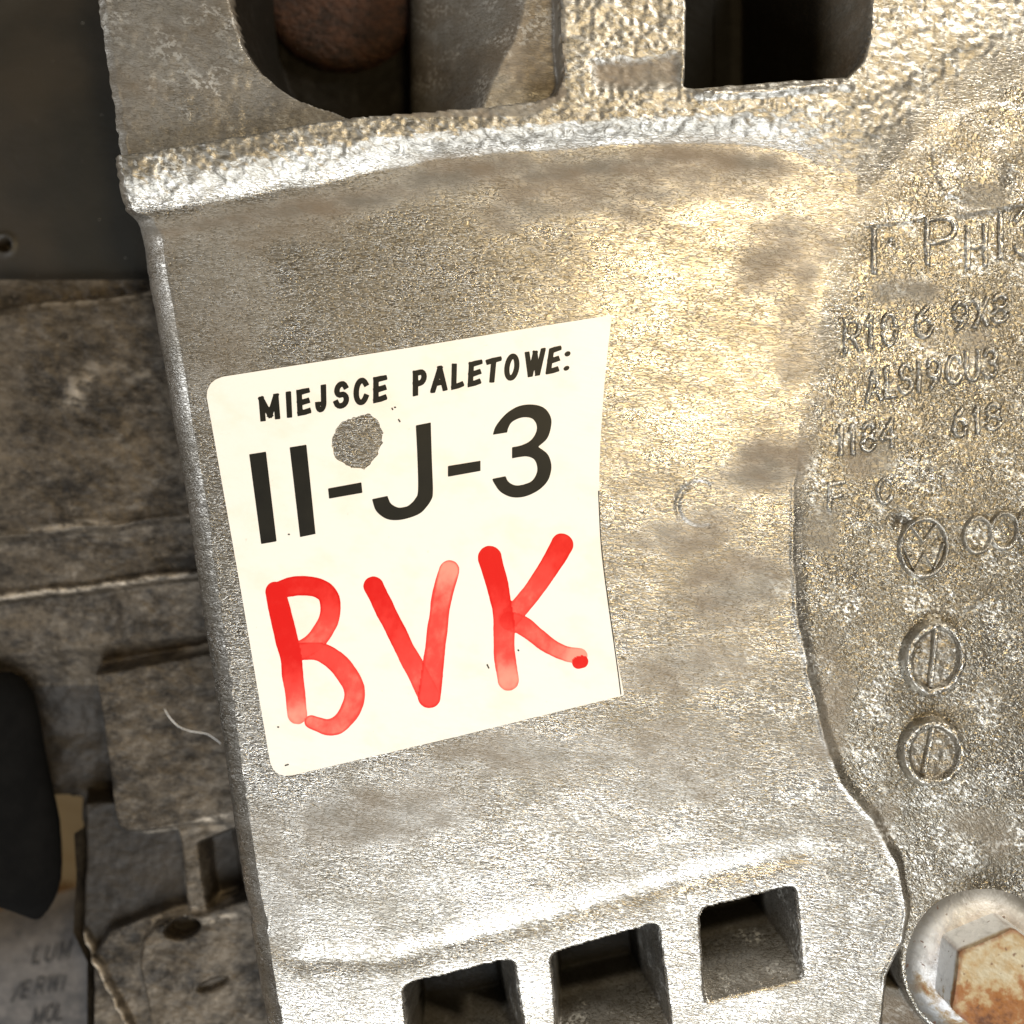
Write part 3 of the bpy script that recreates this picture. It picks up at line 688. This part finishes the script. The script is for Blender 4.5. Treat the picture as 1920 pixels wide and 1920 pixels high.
def hdr(ch, x0, yt0, yb0, x1, yt1, yb1, th=9.0, tb=None):
    th = th + 1.4
    """header letter by left edge (x, top, bottom) and right edge; tb = bottom x of both edges"""
    xb0, xb1 = tb if tb else (x0, x1)
    q = np.array([(x0, yt0), (x1, yt1), (xb1, yb1), (xb0, yb0)], float)
    # inset by half a stroke so that the outline fits
    c = th / 2
    q += np.array([(c, c), (-c, c), (-c, -c), (c, -c)])
    outer = np.array([(x0, yt0), (x1, yt1), (xb1, yb1), (xb0, yb0)], float) + np.array([(-0.5, 0), (0.5, 0), (0.5, 0), (-0.5, 0)])
    if ch == 'W': q += np.array([(0, 0), (0, 0), (0, 3), (0, 3)])
    if ch == 'I': q[1, 0] = max(q[1, 0], q[0, 0]); q[2, 0] = max(q[2, 0], q[3, 0])
    printed(glyph_polys(ch, q, th), 1.2, clip=outer)
hdr('M', 484, 744, 791, 524, 737, 786, 9, (487, 527))
hdr('I', 536, 735, 784, 546, 733, 783, 9, (538, 548))
hdr('E', 556, 731, 781, 581, 727, 776, 9, (558, 584))
hdr('J', 590, 724, 776, 614, 720, 770, 9, (591, 615))
hdr('S', 626, 718, 769, 654, 712, 764, 9, (625, 656))
hdr('C', 663, 711, 763, 692, 706, 757, 9, (663, 693))
hdr('E', 700, 707, 757, 726, 703, 751, 9, (700, 726))
hdr('P', 774, 695, 744, 801, 691, 738, 9, (774, 801))
hdr('A', 811, 688, 738, 839, 684, 733, 8.5, (807, 839))
hdr('L', 847, 682, 732, 870, 678, 726, 8.5, (846, 870))
hdr('E', 879, 679, 727, 905, 674, 721, 8.5, (877, 902))
hdr('T', 911, 674, 720, 941, 668, 716, 8.5, (909, 936))
hdr('O', 947, 666, 717, 975, 661, 711, 8.5, (944, 973))
hdr('W', 984, 660, 709, 1023, 652, 703, 8.0, (984, 1018))
hdr('E', 1029, 653, 703, 1053, 648, 698, 8.5, (1023, 1048))
printed([ell(1064, 664, 6, 4.6, -0.5, 14)], 1.2, 'printed_colon_dot'); printed([ell(1062, 691, 6, 4.2, -0.5, 14)], 1.2, 'printed_colon_dot')
printed([np.array([(467.5, 852), (499, 847), (519, 1015), (490, 1020)])])
printed([np.array([(543.5, 839), (575, 834), (592, 1001), (563, 1007)])])
printed([np.array([(615.5, 916), (678, 904.6), (680, 924), (617.5, 935)])], name='printed_dash')
printed([round_poly([(780, 798), (808, 792.5), (810, 860), (812, 920), (809, 937), (798, 953), (787, 963), (769, 970.5), (748, 975), (729, 974), (714.6, 966.7), (704, 955), (698, 936), (727, 930),
                   (729, 936), (734, 945), (746, 951.5), (757, 951), (767, 947.5), (779, 935), (784, 919), (783, 860)])])
printed([np.array([(840, 874), (901, 864), (901, 883), (840, 894)])], name='printed_dash')
printed([round_poly([(924, 815.4), (930, 799), (947, 778), (967.5, 764), (988, 759), (1009, 760.5), (1024, 768.5), (1033, 784), (1033, 801), (1026, 822), (1009, 838), (1026, 851), (1033, 867.5), (1033, 884),
                   (1026, 903), (1009, 919.6), (984, 931), (959, 932), (938, 921.7), (926, 905), (923, 898), (948, 893), (953, 903), (965, 910), (980, 909), (997, 902), (1006, 888), (1007, 874), (1001, 861),
                   (988, 856), (974, 857), (960, 859.6), (960, 839), (978, 835), (995, 826), (1005, 811), (1006, 797), (999, 786), (986, 782.5), (972, 785), (959, 792.5), (953, 803), (951, 811)])])
# fine cut line near the right edge, small specks
printed([ribbon(smooth_line([(1122, 920), (1127, 1020), (1137, 1105), (1149, 1190), (1158, 1255), (1164, 1302)], 4), 2.0)], 1.5, 'cut_line')
for (x, y, l, a) in ((915, 1249, 9, 1.1), (972, 1219, 4, 0.8), (522, 1363, 4, 0.2), (538, 1434, 8, -0.3), (736, 767, 5, 1.0), (749, 789, 7, 1.0), (741, 764, 4, 0), (542, 1002, 4, 0.2)):
    dx, dy = math.cos(a) * l / 2, math.sin(a) * l / 2
    printed([ribbon(np.array([(x - dx, y - dy), (x + dx, y + dy)]), 2.6)], 1.2, 'speck')

def marker(strokes):
    """strokes: (points, half widths, ink start, ink end)"""
    ls = [(smooth_line(p, 6), hw, i0, i1) for p, hw, i0, i1 in strokes]
    def ev(U, V):
        best = np.full(np.shape(U), 1e6); ink = np.zeros(np.shape(U))
        for p, hw, i0, i1 in ls:
            d, t = sdline(p, U, V)
            hwv = np.interp(t, np.linspace(0, 1, len(hw)), hw)
            f = d - hwv - 1.1 * noise(U, V, 30, 103) - 0.3 * noise(U, V, 6, 104)
            k = np.interp(t, np.linspace(0, 1, len(i0)), i0) + i1 * ss((d / hwv - 0.72) / 0.28)
            # crossing strokes add their ink
            ink = np.where((f < 0) & (best < 0), np.maximum(ink, k) + 0.10, np.where(f < best, k, ink)); best = np.minimum(best, f)
        return best, ink
    a = np.vstack([p for p, *_ in ls]); b = (a[:, 0].min() - 28, a[:, 1].min() - 28, a[:, 0].max() + 28, a[:, 1].max() + 28)
    return region_mesh('marker_letter', lambda U, V: ev(U, V)[0], b, 2.0, ZT, M_INK, sticker, lambda X, Y, F: {'ink': np.clip(ev(X, Y)[1], 0, 1)})
marker([([(517, 1110), (532, 1175), (544, 1227), (551, 1280), (558, 1338)], [19, 21, 20, 19, 18.5], [0.95, 1, 0.95, 0.6, 0.1], 0.12),
        ([(517, 1112), (535, 1103), (560, 1098), (591, 1101), (613, 1114), (620, 1136), (617, 1162), (604, 1186), (586, 1207), (562, 1221)], [16, 18, 18, 18, 19, 19, 19, 18, 17], [0.9, 0.85, 0.9, 0.75, 0.45, 0.35, 0.4], 0.25),
        ([(566, 1221), (597, 1221), (625, 1236), (648, 1260), (663, 1287), (664, 1311), (654, 1337), (637, 1357), (616, 1363), (597, 1358), (584, 1353)], [15, 17, 18, 19, 20, 20, 19, 18, 17, 14, 12], [0.5, 0.5, 0.42, 0.35, 0.3, 0.28], 0.25)])
marker([([(701, 1100), (729, 1157), (758, 1214), (787, 1270), (805, 1305)], [19, 18.5, 18, 19, 20], [0.95, 0.8, 0.7, 0.45, 0.4], 0.15),
        ([(805, 1306), (813, 1244), (819, 1190), (828, 1124), (842, 1069)], [21, 19.5, 19, 18.5, 19], [0.45, 0.45, 0.4, 0.35, 0.05], 0.35)])
marker([([(918, 1046), (929, 1083), (938, 1122), (945, 1168), (946, 1222), (953, 1274)], [22, 20, 19, 20, 20, 20], [1, 0.95, 0.75, 0.5, 0.4, 0.05], 0.2),
        ([(1054, 1021), (1034, 1056), (1007, 1096), (977, 1135), (953, 1161)], [21, 20, 18, 18, 19], [0.9, 0.75, 0.5, 0.4, 0.35], 0.25),
        ([(955, 1164), (977, 1171), (1003, 1190), (1031, 1211), (1060, 1225), (1087, 1230)], [18, 18, 16, 15, 14, 15], [0.4, 0.45, 0.4, 0.35, 0.2, -0.1], 0.25),
        ([(1084, 1242), (1092, 1240)], [12, 12], [0.95, 0.95], 0.1)])

# ------------------------------------------------------------------ THE HEX BOLT
def bolt_material():
    s = NT('rusty_zinc')
    a = s.noise((52, 46, 52), 0.4, 5, 0.65, (31, 12, 7)); b = s.noise(17, 0, 4, 0.6, (5, 66, 0))
    # more rust on the end face and lower side
    sep = s.n.new('ShaderNodeSeparateXYZ'); s.lk(s.px, sep.inputs[0])
    low = s.ramp(sep.outputs[2], 118, 138, -0.10, 0.09)
    down = s.ramp(sep.outputs[1], 40, -60, -0.03, 0.20)
    f = s.ma('ADD', s.ma('ADD', s.ma('MULTIPLY', a, 0.75), s.ma('MULTIPLY', b, 0.25)), s.ma('ADD', low, down))
    endm = s.ramp(sep.outputs[2], 122, 138)
    scr = s.ramp(s.noise((70, 30, 50), 0.7, 5, 0.7, (9, 14, 3)), 0.46, 0.70)
    c0 = s.mixc(s.ma('MULTIPLY', scr, 0.75), (0.82, 0.82, 0.81), (0.46, 0.455, 0.44))
    c0 = s.mixc(endm, c0, s.mixc(scr, (0.47, 0.40, 0.27), (0.36, 0.235, 0.10)))
    c = s.mixc(s.ramp(f, 0.54, 0.66), c0, (0.40, 0.29, 0.15))
    c = s.mixc(s.ramp(f, 0.62, 0.74), c, (0.27, 0.105, 0.024)); c = s.mixc(s.ramp(f, 0.74, 0.88), c, (0.10, 0.034, 0.01))
    ed = s.attr('edge'); c = s.mixc(s.ma('MULTIPLY', ed, s.ramp(b, 0.35, 0.6, 0.3, 0.9)), c, (0.20, 0.07, 0.02))
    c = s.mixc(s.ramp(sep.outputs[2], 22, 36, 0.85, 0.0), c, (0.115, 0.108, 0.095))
    spots = s.ramp(s.noise(13, 0, 2, 0.5, (70, 1, 0)), 0.68, 0.74); c = s.mixc(s.ma('MULTIPLY', spots, 0.8), c, (0.12, 0.05, 0.02))
    return s.done(c, s.mixf(f, 0.42, 0.62), s.ramp(f, 0.55, 0.66, 0.25, 0.03), s.bump(s.ma('ADD', s.noise((14, 10, 12), 0.5, 3, 0.6), b), 1.6e-4))
M_BOLT = bolt_material()
bolt_z = -44.0
bolt = thing('hex_bolt', 'rusty flanged hex bolt head at the lower right corner beside the date dials', 'bolt', P3(0, 0, 0) * 0 + Vector(((BOLT[0] - C0) * S, (C0 - BOLT[1]) * S, bolt_z * S)))
def lathe(name, prof, mat, parent, n=72, attr=None, radial=None):
    """revolve (r, z) about the parent's z axis, radial(theta, r, z) may bend it"""
    vs, fs = [], []
    for (r, z) in prof:
        for k in range(n):
            t = 2 * math.pi * k / n
            rr, zz = radial(t, r, z) if radial else (r, z)
            vs.append((rr * math.cos(t) * S, rr * math.sin(t) * S, zz * S))
    for i in range(len(prof) - 1):
        for k in range(n):
            k2 = (k + 1) % n; fs.append((i * n + k, i * n + k2, (i + 1) * n + k2, (i + 1) * n + k))
    me = bpy.data.meshes.new(name); me.from_pydata(vs, [], fs); me.update()
    me.polygons.foreach_set('use_smooth', np.ones(len(me.polygons), bool)); me.materials.append(mat)
    if attr is not None:
        at = me.attributes.new('edge', 'FLOAT', 'POINT'); at.data.foreach_set('value', np.repeat(np.asarray(attr, np.float32), n))
    o = bpy.data.objects.new(name, me); col.objects.link(o); o.parent = parent; return o
lathe('flange', [(20, 6), (140, 0), (146, 4), (148, 14), (144, 21), (124, 30), (106, 48), (60, 50)], M_BOLT, bolt, 96, [0, 0.8, 0.6, 0.3, 0.15, 0.1, 0.3, 0.5])
# hex head with a chamfered end
A_HEX = 107.0; H0, H1 = 22.0, 148.0
ROT = math.radians(143)          # one corner points up-left, towards the middle of the picture
def head_mesh():
    n = 120; vs, fs, at = [], [], []
    def rh(t):
        a = (t - ROT) % (math.pi / 3); return A_HEX * math.cos(math.pi / 6) / math.cos(a - math.pi / 6)
    rc_ = A_HEX * 0.885
    def zc(r): return H1 - max(0, r - rc_) * 0.62
    rings = [('side', q) for q in (0, 0.1, 0.3, 0.6, 0.85, 0.97, 1.0)] + [('top', q) for q in (0.985, 0.95, 0.92, 0.88, 0.8, 0.6, 0.35, 0.12, 0.0)]
    for kind, q in rings:
        for k in range(n):
            t = 2 * math.pi * k / n; r = rh(t)
            corner = max(0, (r / A_HEX - 0.955) / 0.045)
            if kind == 'side':
                rr = r * (1 - 0.02 * corner) + (6 * (1 - q) ** 6 if q < 0.4 else 0); z = H0 + (zc(r) - H0) * q
                e = 0.85 * corner ** 3 + (0.8 if q in (0.97, 1.0) else 0) + (0.9 if q < 0.05 else 0)
            else:
                rr = r * q * (1 - 0.02 * corner); z = zc(rr) - (2.0 if q > 0.9 else 0) * 0 - 6 * max(0, 0.55 - q) * (1 if q < 0.55 else 0)
                e = 0.9 if q > 0.97 else (0.5 if q > 0.94 else 0.0)
            vs.append((rr * math.cos(t) * S, rr * math.sin(t) * S, z * S)); at.append(min(1, e))
    R = len(rings)
    for i in range(R - 1):
        for k in range(n):
            k2 = (k + 1) % n; fs.append((i * n + k, i * n + k2, (i + 1) * n + k2, (i + 1) * n + k))
    me = bpy.data.meshes.new('hex_head'); me.from_pydata(vs, [], fs); me.update()
    me.polygons.foreach_set('use_smooth', np.ones(len(me.polygons), bool)); me.materials.append(M_BOLT)
    me.set_sharp_from_angle(angle=math.radians(24))
    a = me.attributes.new('edge', 'FLOAT', 'POINT'); a.data.foreach_set('value', np.array(at, np.float32))
    o = bpy.data.objects.new('hex_head', me); col.objects.link(o); o.parent = bolt; return o
head_mesh()
lathe('shank', [(56, -160), (56, 4)], M_BOLT, bolt, 32, [0.5, 0.5])

# ------------------------------------------------------------------ rusty shaft end inside the round opening
M_RUST = grime_material('brown_rust', (0.085, 0.034, 0.016), (0.014, 0.007, 0.004), 0.55, 0.1, 0.75, 14e-4)
shaft_p = P3(640, -30, -330)
shaft = thing('shaft_end', 'dark rust-brown shaft end sunk inside the round opening at the top', 'shaft', shaft_p)
lathe('journal', [(174, -150), (174, -34), (166, -12), (148, -2), (120, 2), (60, 0), (0.1, 0)], M_RUST, shaft, 72, [0] * 7)

# ------------------------------------------------------------------ NEIGHBOURING HOUSING, lower and behind on the left
ZB = -250.0
def bh(P, z): return W(P, z)
def block_height(U, V):
    w_ = V + 0.115 * U + 4 * noise(U, V, 80, 111)
    prof_w = np.array([480, 556, 562, 580, 975, 990, 998, 1012, 1030, 1096, 1106, 1114, 1124, 1150, 1225, 1290, 1400])
    prof_z = np.array([-70, -60, -24, -14, -18, -14, -10, -26, -30, -32, -20, -22, -40, -46, -60, -112, -150], float)
    q = np.interp(w_, 960 + (prof_w - 960) * 1.10, prof_z)
    z = ZB + q + 8 * fbm(U, V, 120, 112) + 4 * fbm(U, V, 30, 113)
    st = np.zeros(U.shape); edges = []
    def face(P, zz, bev, rough=2.0, seed=120):
        nonlocal z
        s_ = sdpoly(W(P, zz), U, V, 120) + 1.5 * noise(U, V, 22, seed)
        zt = zz + rough * fbm(U, V, 50, seed + 1)
        if zz > -280: edges.append((P, zz))
        k = ss(-s_ / (bev * 1.7) + 0.25); z = z * (1 - k) + (zt + 2.5 * fbm(U, V, 26, seed + 5)) * k
        return s_
    # lower wall far back, then the pieces standing on it
    face([(60, 1470), (140, 1500), (340, 1480), (700, 1400), (700, 2200), (-60, 2200), (-60, 1700)], -395, 20)
    face([(150, 1495), (340, 1490), (420, 1500), (420, 1790), (168, 1800), (146, 1730), (150, 1600)], -330, 12, 3)           # recessed face
    face([(165, 1256), (260, 1238), (700, 1160), (700, 1540), (430, 1553), (330, 1560), (262, 1571), (232, 1568), (214, 1552), (204, 1518), (194, 1440), (182, 1350)], -262, 12, 4)
    face([(326, 1548), (420, 1530), (700, 1520), (700, 1690), (500, 1700), (352, 1730), (343, 1690), (334, 1600)], -270, 10, 3)   # web
    face([(388, 1566), (394, 1561), (448, 1540), (490, 1530), (520, 1690), (470, 1674), (410, 1692), (400, 1660)], -345, 9, 1)   # dark slot in the web
    face([(432, 1552), (446, 1548), (466, 1672), (455, 1680)], -318, 6, 1)
    face([(168, 1790), (200, 1740), (300, 1700), (520, 1690), (520, 2200), (165, 2200)], -300, 10, 4)
    face([(254, 1810), (260, 1764), (280, 1738), (308, 1724), (380, 1706), (470, 1676), (700, 1640), (700, 2200), (310, 2200), (276, 1925), (262, 1850)], -252, 9, 4)   # tab
    ov = sdpoly(W(ell(341, 1742, 36, 20, -0.22), -252), U, V, 60); z = z - 55 * ss(-ov / 9 + 0.1) * (0.35 + 0.65 * ss((360 - U * 0.91 - 30) / 60))
    ov2 = sdpoly(W(ell(398, 1846, 34, 13, -0.35), -252), U, V, 60); z = z - 14 * ss(-ov2 / 10 + 0.1)
    dl, _ = sdline(W([(142, 1752), (150, 1758), (168, 1790), (190, 1815), (205, 1850), (225, 1885), (245, 1925), (262, 1990)], -292), U, V)
    z = z + 26 * np.exp(-(dl / 6) ** 2) * (1 + 0.3 * noise(U, V, 14, 131))
    wn = np.exp(-(dl / 5) ** 2)  # light catching the flash line, painted in as a pale tone
    n1 = ss(0.5 + 0.9 * noise(U, V, 60, 132)); w2 = (w_ - 960) / 1.10 + 960
    wn = np.maximum(wn, 0.9 * n1 * np.exp(-((w2 - 992) / 6) ** 2)); wn = np.maximum(wn, (0.35 + 0.6 * n1) * np.exp(-((w2 - 1108) / 6) ** 2))
    wn = np.maximum(wn, 0.5 * np.exp(-((w2 - 566) / 8) ** 2) * n1)
    wn = np.maximum(wn, 0.75 * ss(0.15 + fbm(U, V, 70, 133)) * ss(1.2 - np.hypot((U - 100) / 170, (V - 700) / 60)))
    for P, zz in edges: wn = np.maximum(wn, 0.7 * np.exp(-((np.abs(sdpoly(W(P, zz), U, V, 40)) - 2) / 4) ** 2) * n1)  # lit edges of the ledges and faces, painted as pale lines
    block_height.worn = np.clip(wn, 0, 1)
    return z
block = thing('engine_block', 'grimy brown cast engine housing in the shade left of the gearbox casing', 'engine housing')
bu = np.concatenate([np.arange(-420, -60, 16), np.arange(-60, 460, 3.0), np.arange(460, 530, 12)]); bv = np.concatenate([np.arange(470, 900, 4.0), np.arange(900, 2080, 3.0), np.arange(2080, 2300, 16)])
BU, BV = np.meshgrid(bu, bv)
BZ = block_height(BU, BV)
# silhouette: the lower part ends at its own left edge, leaving a gap to the floor
edge = np.interp(BV, W([(0, 1470), (0, 1505), (0, 1640), (0, 1700), (0, 1745), (0, 1800), (0, 1920), (0, 2300)], -330)[:, 1],
                 W([(-300, 0), (138, 0), (146, 0), (142, 0), (140, 0), (166, 0), (166, 0), (166, 0)], -330)[:, 0])
drop = ss((edge - BU) / 10)
bc = np.zeros(BU.shape, int)
wl = BV + 0.115 * BU
bc[(BV > 1330) & (BZ > -285)] = 1
bc[(BV > 1700) & (BZ > -275)] = 2
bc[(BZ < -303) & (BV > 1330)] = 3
bc[drop > 0.6] = -1
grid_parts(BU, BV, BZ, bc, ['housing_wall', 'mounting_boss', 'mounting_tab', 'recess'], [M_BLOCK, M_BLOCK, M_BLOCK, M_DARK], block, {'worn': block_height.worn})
# closing side wall of the lower part so that it has depth
sv = np.arange(1640, 2300, 8.0); se = np.interp(sv, BV[:, 0], edge[:, 0])
SU = np.stack([se + 1, se + 4, se + 10], 1); SV = np.repeat(sv[:, None], 3, 1); SZ = np.stack([sv * 0 - 318, sv * 0 - 420, sv * 0 - 700], 1)
grid_parts(SU, SV, SZ, np.zeros(SU.shape, int), ['side_wall'], [M_BLOCK], block, {'ridge': SU * 0})

# dark cover above it
M_COVER = NT('black_cover_plastic')
def cover_material():
    s = M_COVER; a = s.noise((300, 260, 300), 0.3, 3, 0.5); d = s.ramp(s.noise(7, 0, 1, 0.5, (3, 9, 1)), 0.79, 0.82)
    c = s.mixc(s.ramp(a, 0.35, 0.7), (0.014, 0.012, 0.008), (0.034, 0.025, 0.015)); c = s.mixc(s.ma('MULTIPLY', d, 0.7), c, (0.5, 0.46, 0.38))
    return s.done(c, 0.5, 0.0, s.bump(s.noise(30, 0, 4, 0.6), 1.2e-4))
cover_material()
cover = thing('black_cover', 'smooth black-brown cover with a small screw hole at the upper left', 'cover')
cu, cv = np.meshgrid(np.arange(-420, 520, 8.0), np.arange(-420, 700, 8.0))
cz = -345 + 4 * fbm(cu, cv, 300, 141) - 30 * ss((cu - 180) / 120)
pc = W((8, 458), -345)
cu2, cv2 = np.meshgrid(np.arange(-420, 330, 4.0), np.arange(-420, 640, 4.0))
cz2 = -345 + 4 * fbm(cu2, cv2, 300, 141) - 40 * ss((cu2 - 150) / 200)
rr = np.hypot(cu2 - pc[0], cv2 - pc[1]); cz2 = cz2 + 4 * np.exp(-((rr - 20) / 6) ** 2) - 40 * ss((15 - rr) / 5)
kc = np.zeros(cu2.shape, int); kc[rr < 17] = 1
grid_parts(cu2, cv2, cz2, kc, ['cover_plate', 'screw_hole'], [M_COVER.m, M_COVER.m], cover, {'ridge': cu2 * 0})

# ------------------------------------------------------------------ black rubber boot, printed sleeve, floor, fibre
def tube(name, pts, radii, mat, parent=None, n=20, cap=True):
    pts = [Vector(p) for p in pts]; vs, fs = [], []
    for i, p in enumerate(pts):
        t = (pts[min(i + 1, len(pts) - 1)] - pts[max(i - 1, 0)]).normalized()
        a = t.cross(Vector((0, 0, 1)))
        if a.length < 1e-6: a = t.cross(Vector((1, 0, 0)))
        a.normalize(); b = t.cross(a).normalized()
        for k in range(n):
            th = 2 * math.pi * k / n; vs.append(tuple(p + (a * math.cos(th) + b * math.sin(th)) * radii[i]))
    for i in range(len(pts) - 1):
        for k in range(n):
            k2 = (k + 1) % n; fs.append((i * n + k, i * n + k2, (i + 1) * n + k2, (i + 1) * n + k))
    if cap: fs.append(tuple(range(n))[::-1]); fs.append(tuple((len(pts) - 1) * n + k for k in range(n)))
    me = bpy.data.meshes.new(name); me.from_pydata(vs, [], fs); me.update()
    me.polygons.foreach_set('use_smooth', np.ones(len(me.polygons), bool)); me.materials.append(mat)
    o = bpy.data.objects.new(name, me); col.objects.link(o)
    if parent: o.parent = parent
    return o
M_RUB = plain('black_rubber', (0.003, 0.0027, 0.0024), 0.9, 0, (18, 1e-4), 0.3); M_RUB.node_tree.nodes['Principled BSDF'].inputs['Specular IOR Level'].default_value = 0.12
zb = -330
boot = thing('rubber_boot', 'black rubber boot with a rounded tip hanging at the lower left edge', 'rubber boot', P3(0, 1500, -320))
rings = [(1262, -150, 18), (1275, -190, 42), (1300, -200, 60), (1350, -200, 73), (1400, -195, 81), (1450, -190, 91), (1500, -180, 102), (1540, -170, 110), (1580, -155, 113), (1620, -130, 114), (1650, -92, 112),
         (1675, -46, 106), (1692, -4, 99), (1705, 26, 91), (1715, 46, 83), (1721, 58, 77), (1724, 67, 71)]
bv_, bf_ = [], []
for y, xl, xr in rings:
    cxx, ra = (xl + xr) / 2, (xr - xl) / 2
    for k in range(32):
        t = 2 * math.pi * k / 32
        bv_.append(tuple(P3(cxx + ra * math.cos(t), y, -312) + Vector((0, 0, min(ra, 90) * math.sin(t) * S)) - boot.location))
for i in range(len(rings) - 1):
    for k in range(32):
        k2 = (k + 1) % 32; bf_.append((i * 32 + k, (i + 1) * 32 + k, (i + 1) * 32 + k2, i * 32 + k2))
bf_.append(tuple(range(32))); bf_.append(tuple((len(rings) - 1) * 32 + k for k in range(32))[::-1])
bm_ = bpy.data.meshes.new('boot_body'); bm_.from_pydata(bv_, [], bf_); bm_.update(); bm_.materials.append(M_RUB)
bm_.polygons.foreach_set('use_smooth', np.ones(len(bm_.polygons), bool))
bo_ = bpy.data.objects.new('boot_body', bm_); col.objects.link(bo_); bo_.parent = boot

M_SLEEVE = grime_material('blue_grey_sleeve', (0.20, 0.18, 0.165), (0.07, 0.066, 0.066), 1.0, 0.1, 0.55, 1.5e-4)
M_FADE = plain('faded_black_print', (0.030, 0.028, 0.028), 0.5, 0, None, 0.5, 14)
sleeve = thing('printed_sleeve', 'curved blue-grey sleeve with faded black letters in the lower left corner', 'sleeve')
su, sv_ = np.meshgrid(np.arange(-420, 260, 6.0), np.arange(1700, 2360, 6.0))
ZS = -450.0
def sleeve_z(U, V):
    top = W((0, 1748), ZS)[1] - 0.30 * (U - W((0, 0), ZS)[0])
    t = np.clip((V - top) / 420, 0, 1); return ZS - 260 * (1 - np.sqrt(np.clip(1 - (1 - t) ** 2, 0, 1)))
top = W((0, 1748), ZS)[1] - 0.30 * (su - W((0, 0), ZS)[0])
SVv = top + (sv_ - 1700)
grid_parts(su, SVv, sleeve_z(su, SVv), np.zeros(su.shape, int), ['sleeve_shell'], [M_SLEEVE], sleeve, {'ridge': su * 0})
def sleeve_text(ch, x, y, wd, ht, th=7):
    q = [W(p, ZS - 20) for p in boxq(x, y, x + wd, y + ht, -0.15, -0.1)]
    ps = glyph_polys(ch, q, th)
    region_mesh('printed_letter', sd_union(ps), box_of(ps, 4), 2.0, lambda X, Y, F: sleeve_z(X, Y) + 2.0, M_FADE, sleeve)
for ch, x, y, wd, ht in (('L', 42, 1800, 14, 24), ('U', 66, 1796, 16, 24), ('M', 92, 1788, 20, 26), ('/', 14, 1858, 12, 28), ('E', 32, 1854, 12, 26), ('R', 58, 1846, 14, 26), ('W', 80, 1842, 20, 26), ('I', 106, 1840, 8, 24),
                         ('M', 60, 1896, 18, 28), ('O', 84, 1890, 14, 28), ('L', 104, 1888, 12, 26)):
    sleeve_text(ch, x, y, wd, ht, 5)

def wood():
    s = NT('pallet_wood'); g = s.noise((400, 26, 30), 0.3, 4, 0.6)
    return s.done(s.mixc(g, (0.42, 0.27, 0.11), (0.62, 0.46, 0.24)), 0.7, 0.0, s.bump(g, 4e-4))
M_WOOD = wood()
fl = bpy.data.meshes.new('ground'); q = 0.9
fl.from_pydata([(-q, -q, -0.16), (q, -q, -0.16), (q, q, -0.16), (-q, q, -0.16)], [], [(0, 1, 2, 3)]); fl.materials.append(M_WOOD)
go = bpy.data.objects.new('ground', fl); col.objects.link(go); go['kind'] = 'structure'

bx = P3(40, 1640, -1150)
board = bpy.data.meshes.new('pallet_board'); hw, hh, ht = 0.16, 0.055, 0.012
bvv = [(sx * hw, sy * hh - 0.012 * sx, sz * ht) for sz in (-1, 1) for sx, sy in ((-1, -1), (1, -1), (1, 1), (-1, 1))]
board.from_pydata(bvv, [], [(3, 2, 1, 0), (4, 5, 6, 7), (0, 1, 5, 4), (1, 2, 6, 5), (2, 3, 7, 6), (3, 0, 4, 7)])
M_AMBER = plain('amber_board', (0.20, 0.105, 0.032), 0.65, 0, (60, 4e-4), 0.3, 120); board.materials.append(M_AMBER)
bo2 = bpy.data.objects.new('pallet_board', board); col.objects.link(bo2); bo2.location = bx + Vector((0, -0.060, 0))
tag(bo2, 'amber-brown wooden board glimpsed below and beside the rubber boot', 'board')
M_HAIR = plain('pale_fibre', (0.75, 0.72, 0.68), 0.5)
hp = smooth_line([(308, 1328), (318, 1345), (335, 1362), (355, 1370), (372, 1373), (388, 1376), (404, 1386), (414, 1394)], 4)
hair = tube('fibre', [P3(a, b, -225 + 4 * math.sin(i * 0.6)) for i, (a, b) in enumerate(hp)], [1.3 * S] * len(hp), M_HAIR, None, 6)
tag(hair, 'thin pale fibre stuck across the dark engine housing by the casing edge', 'fibre')
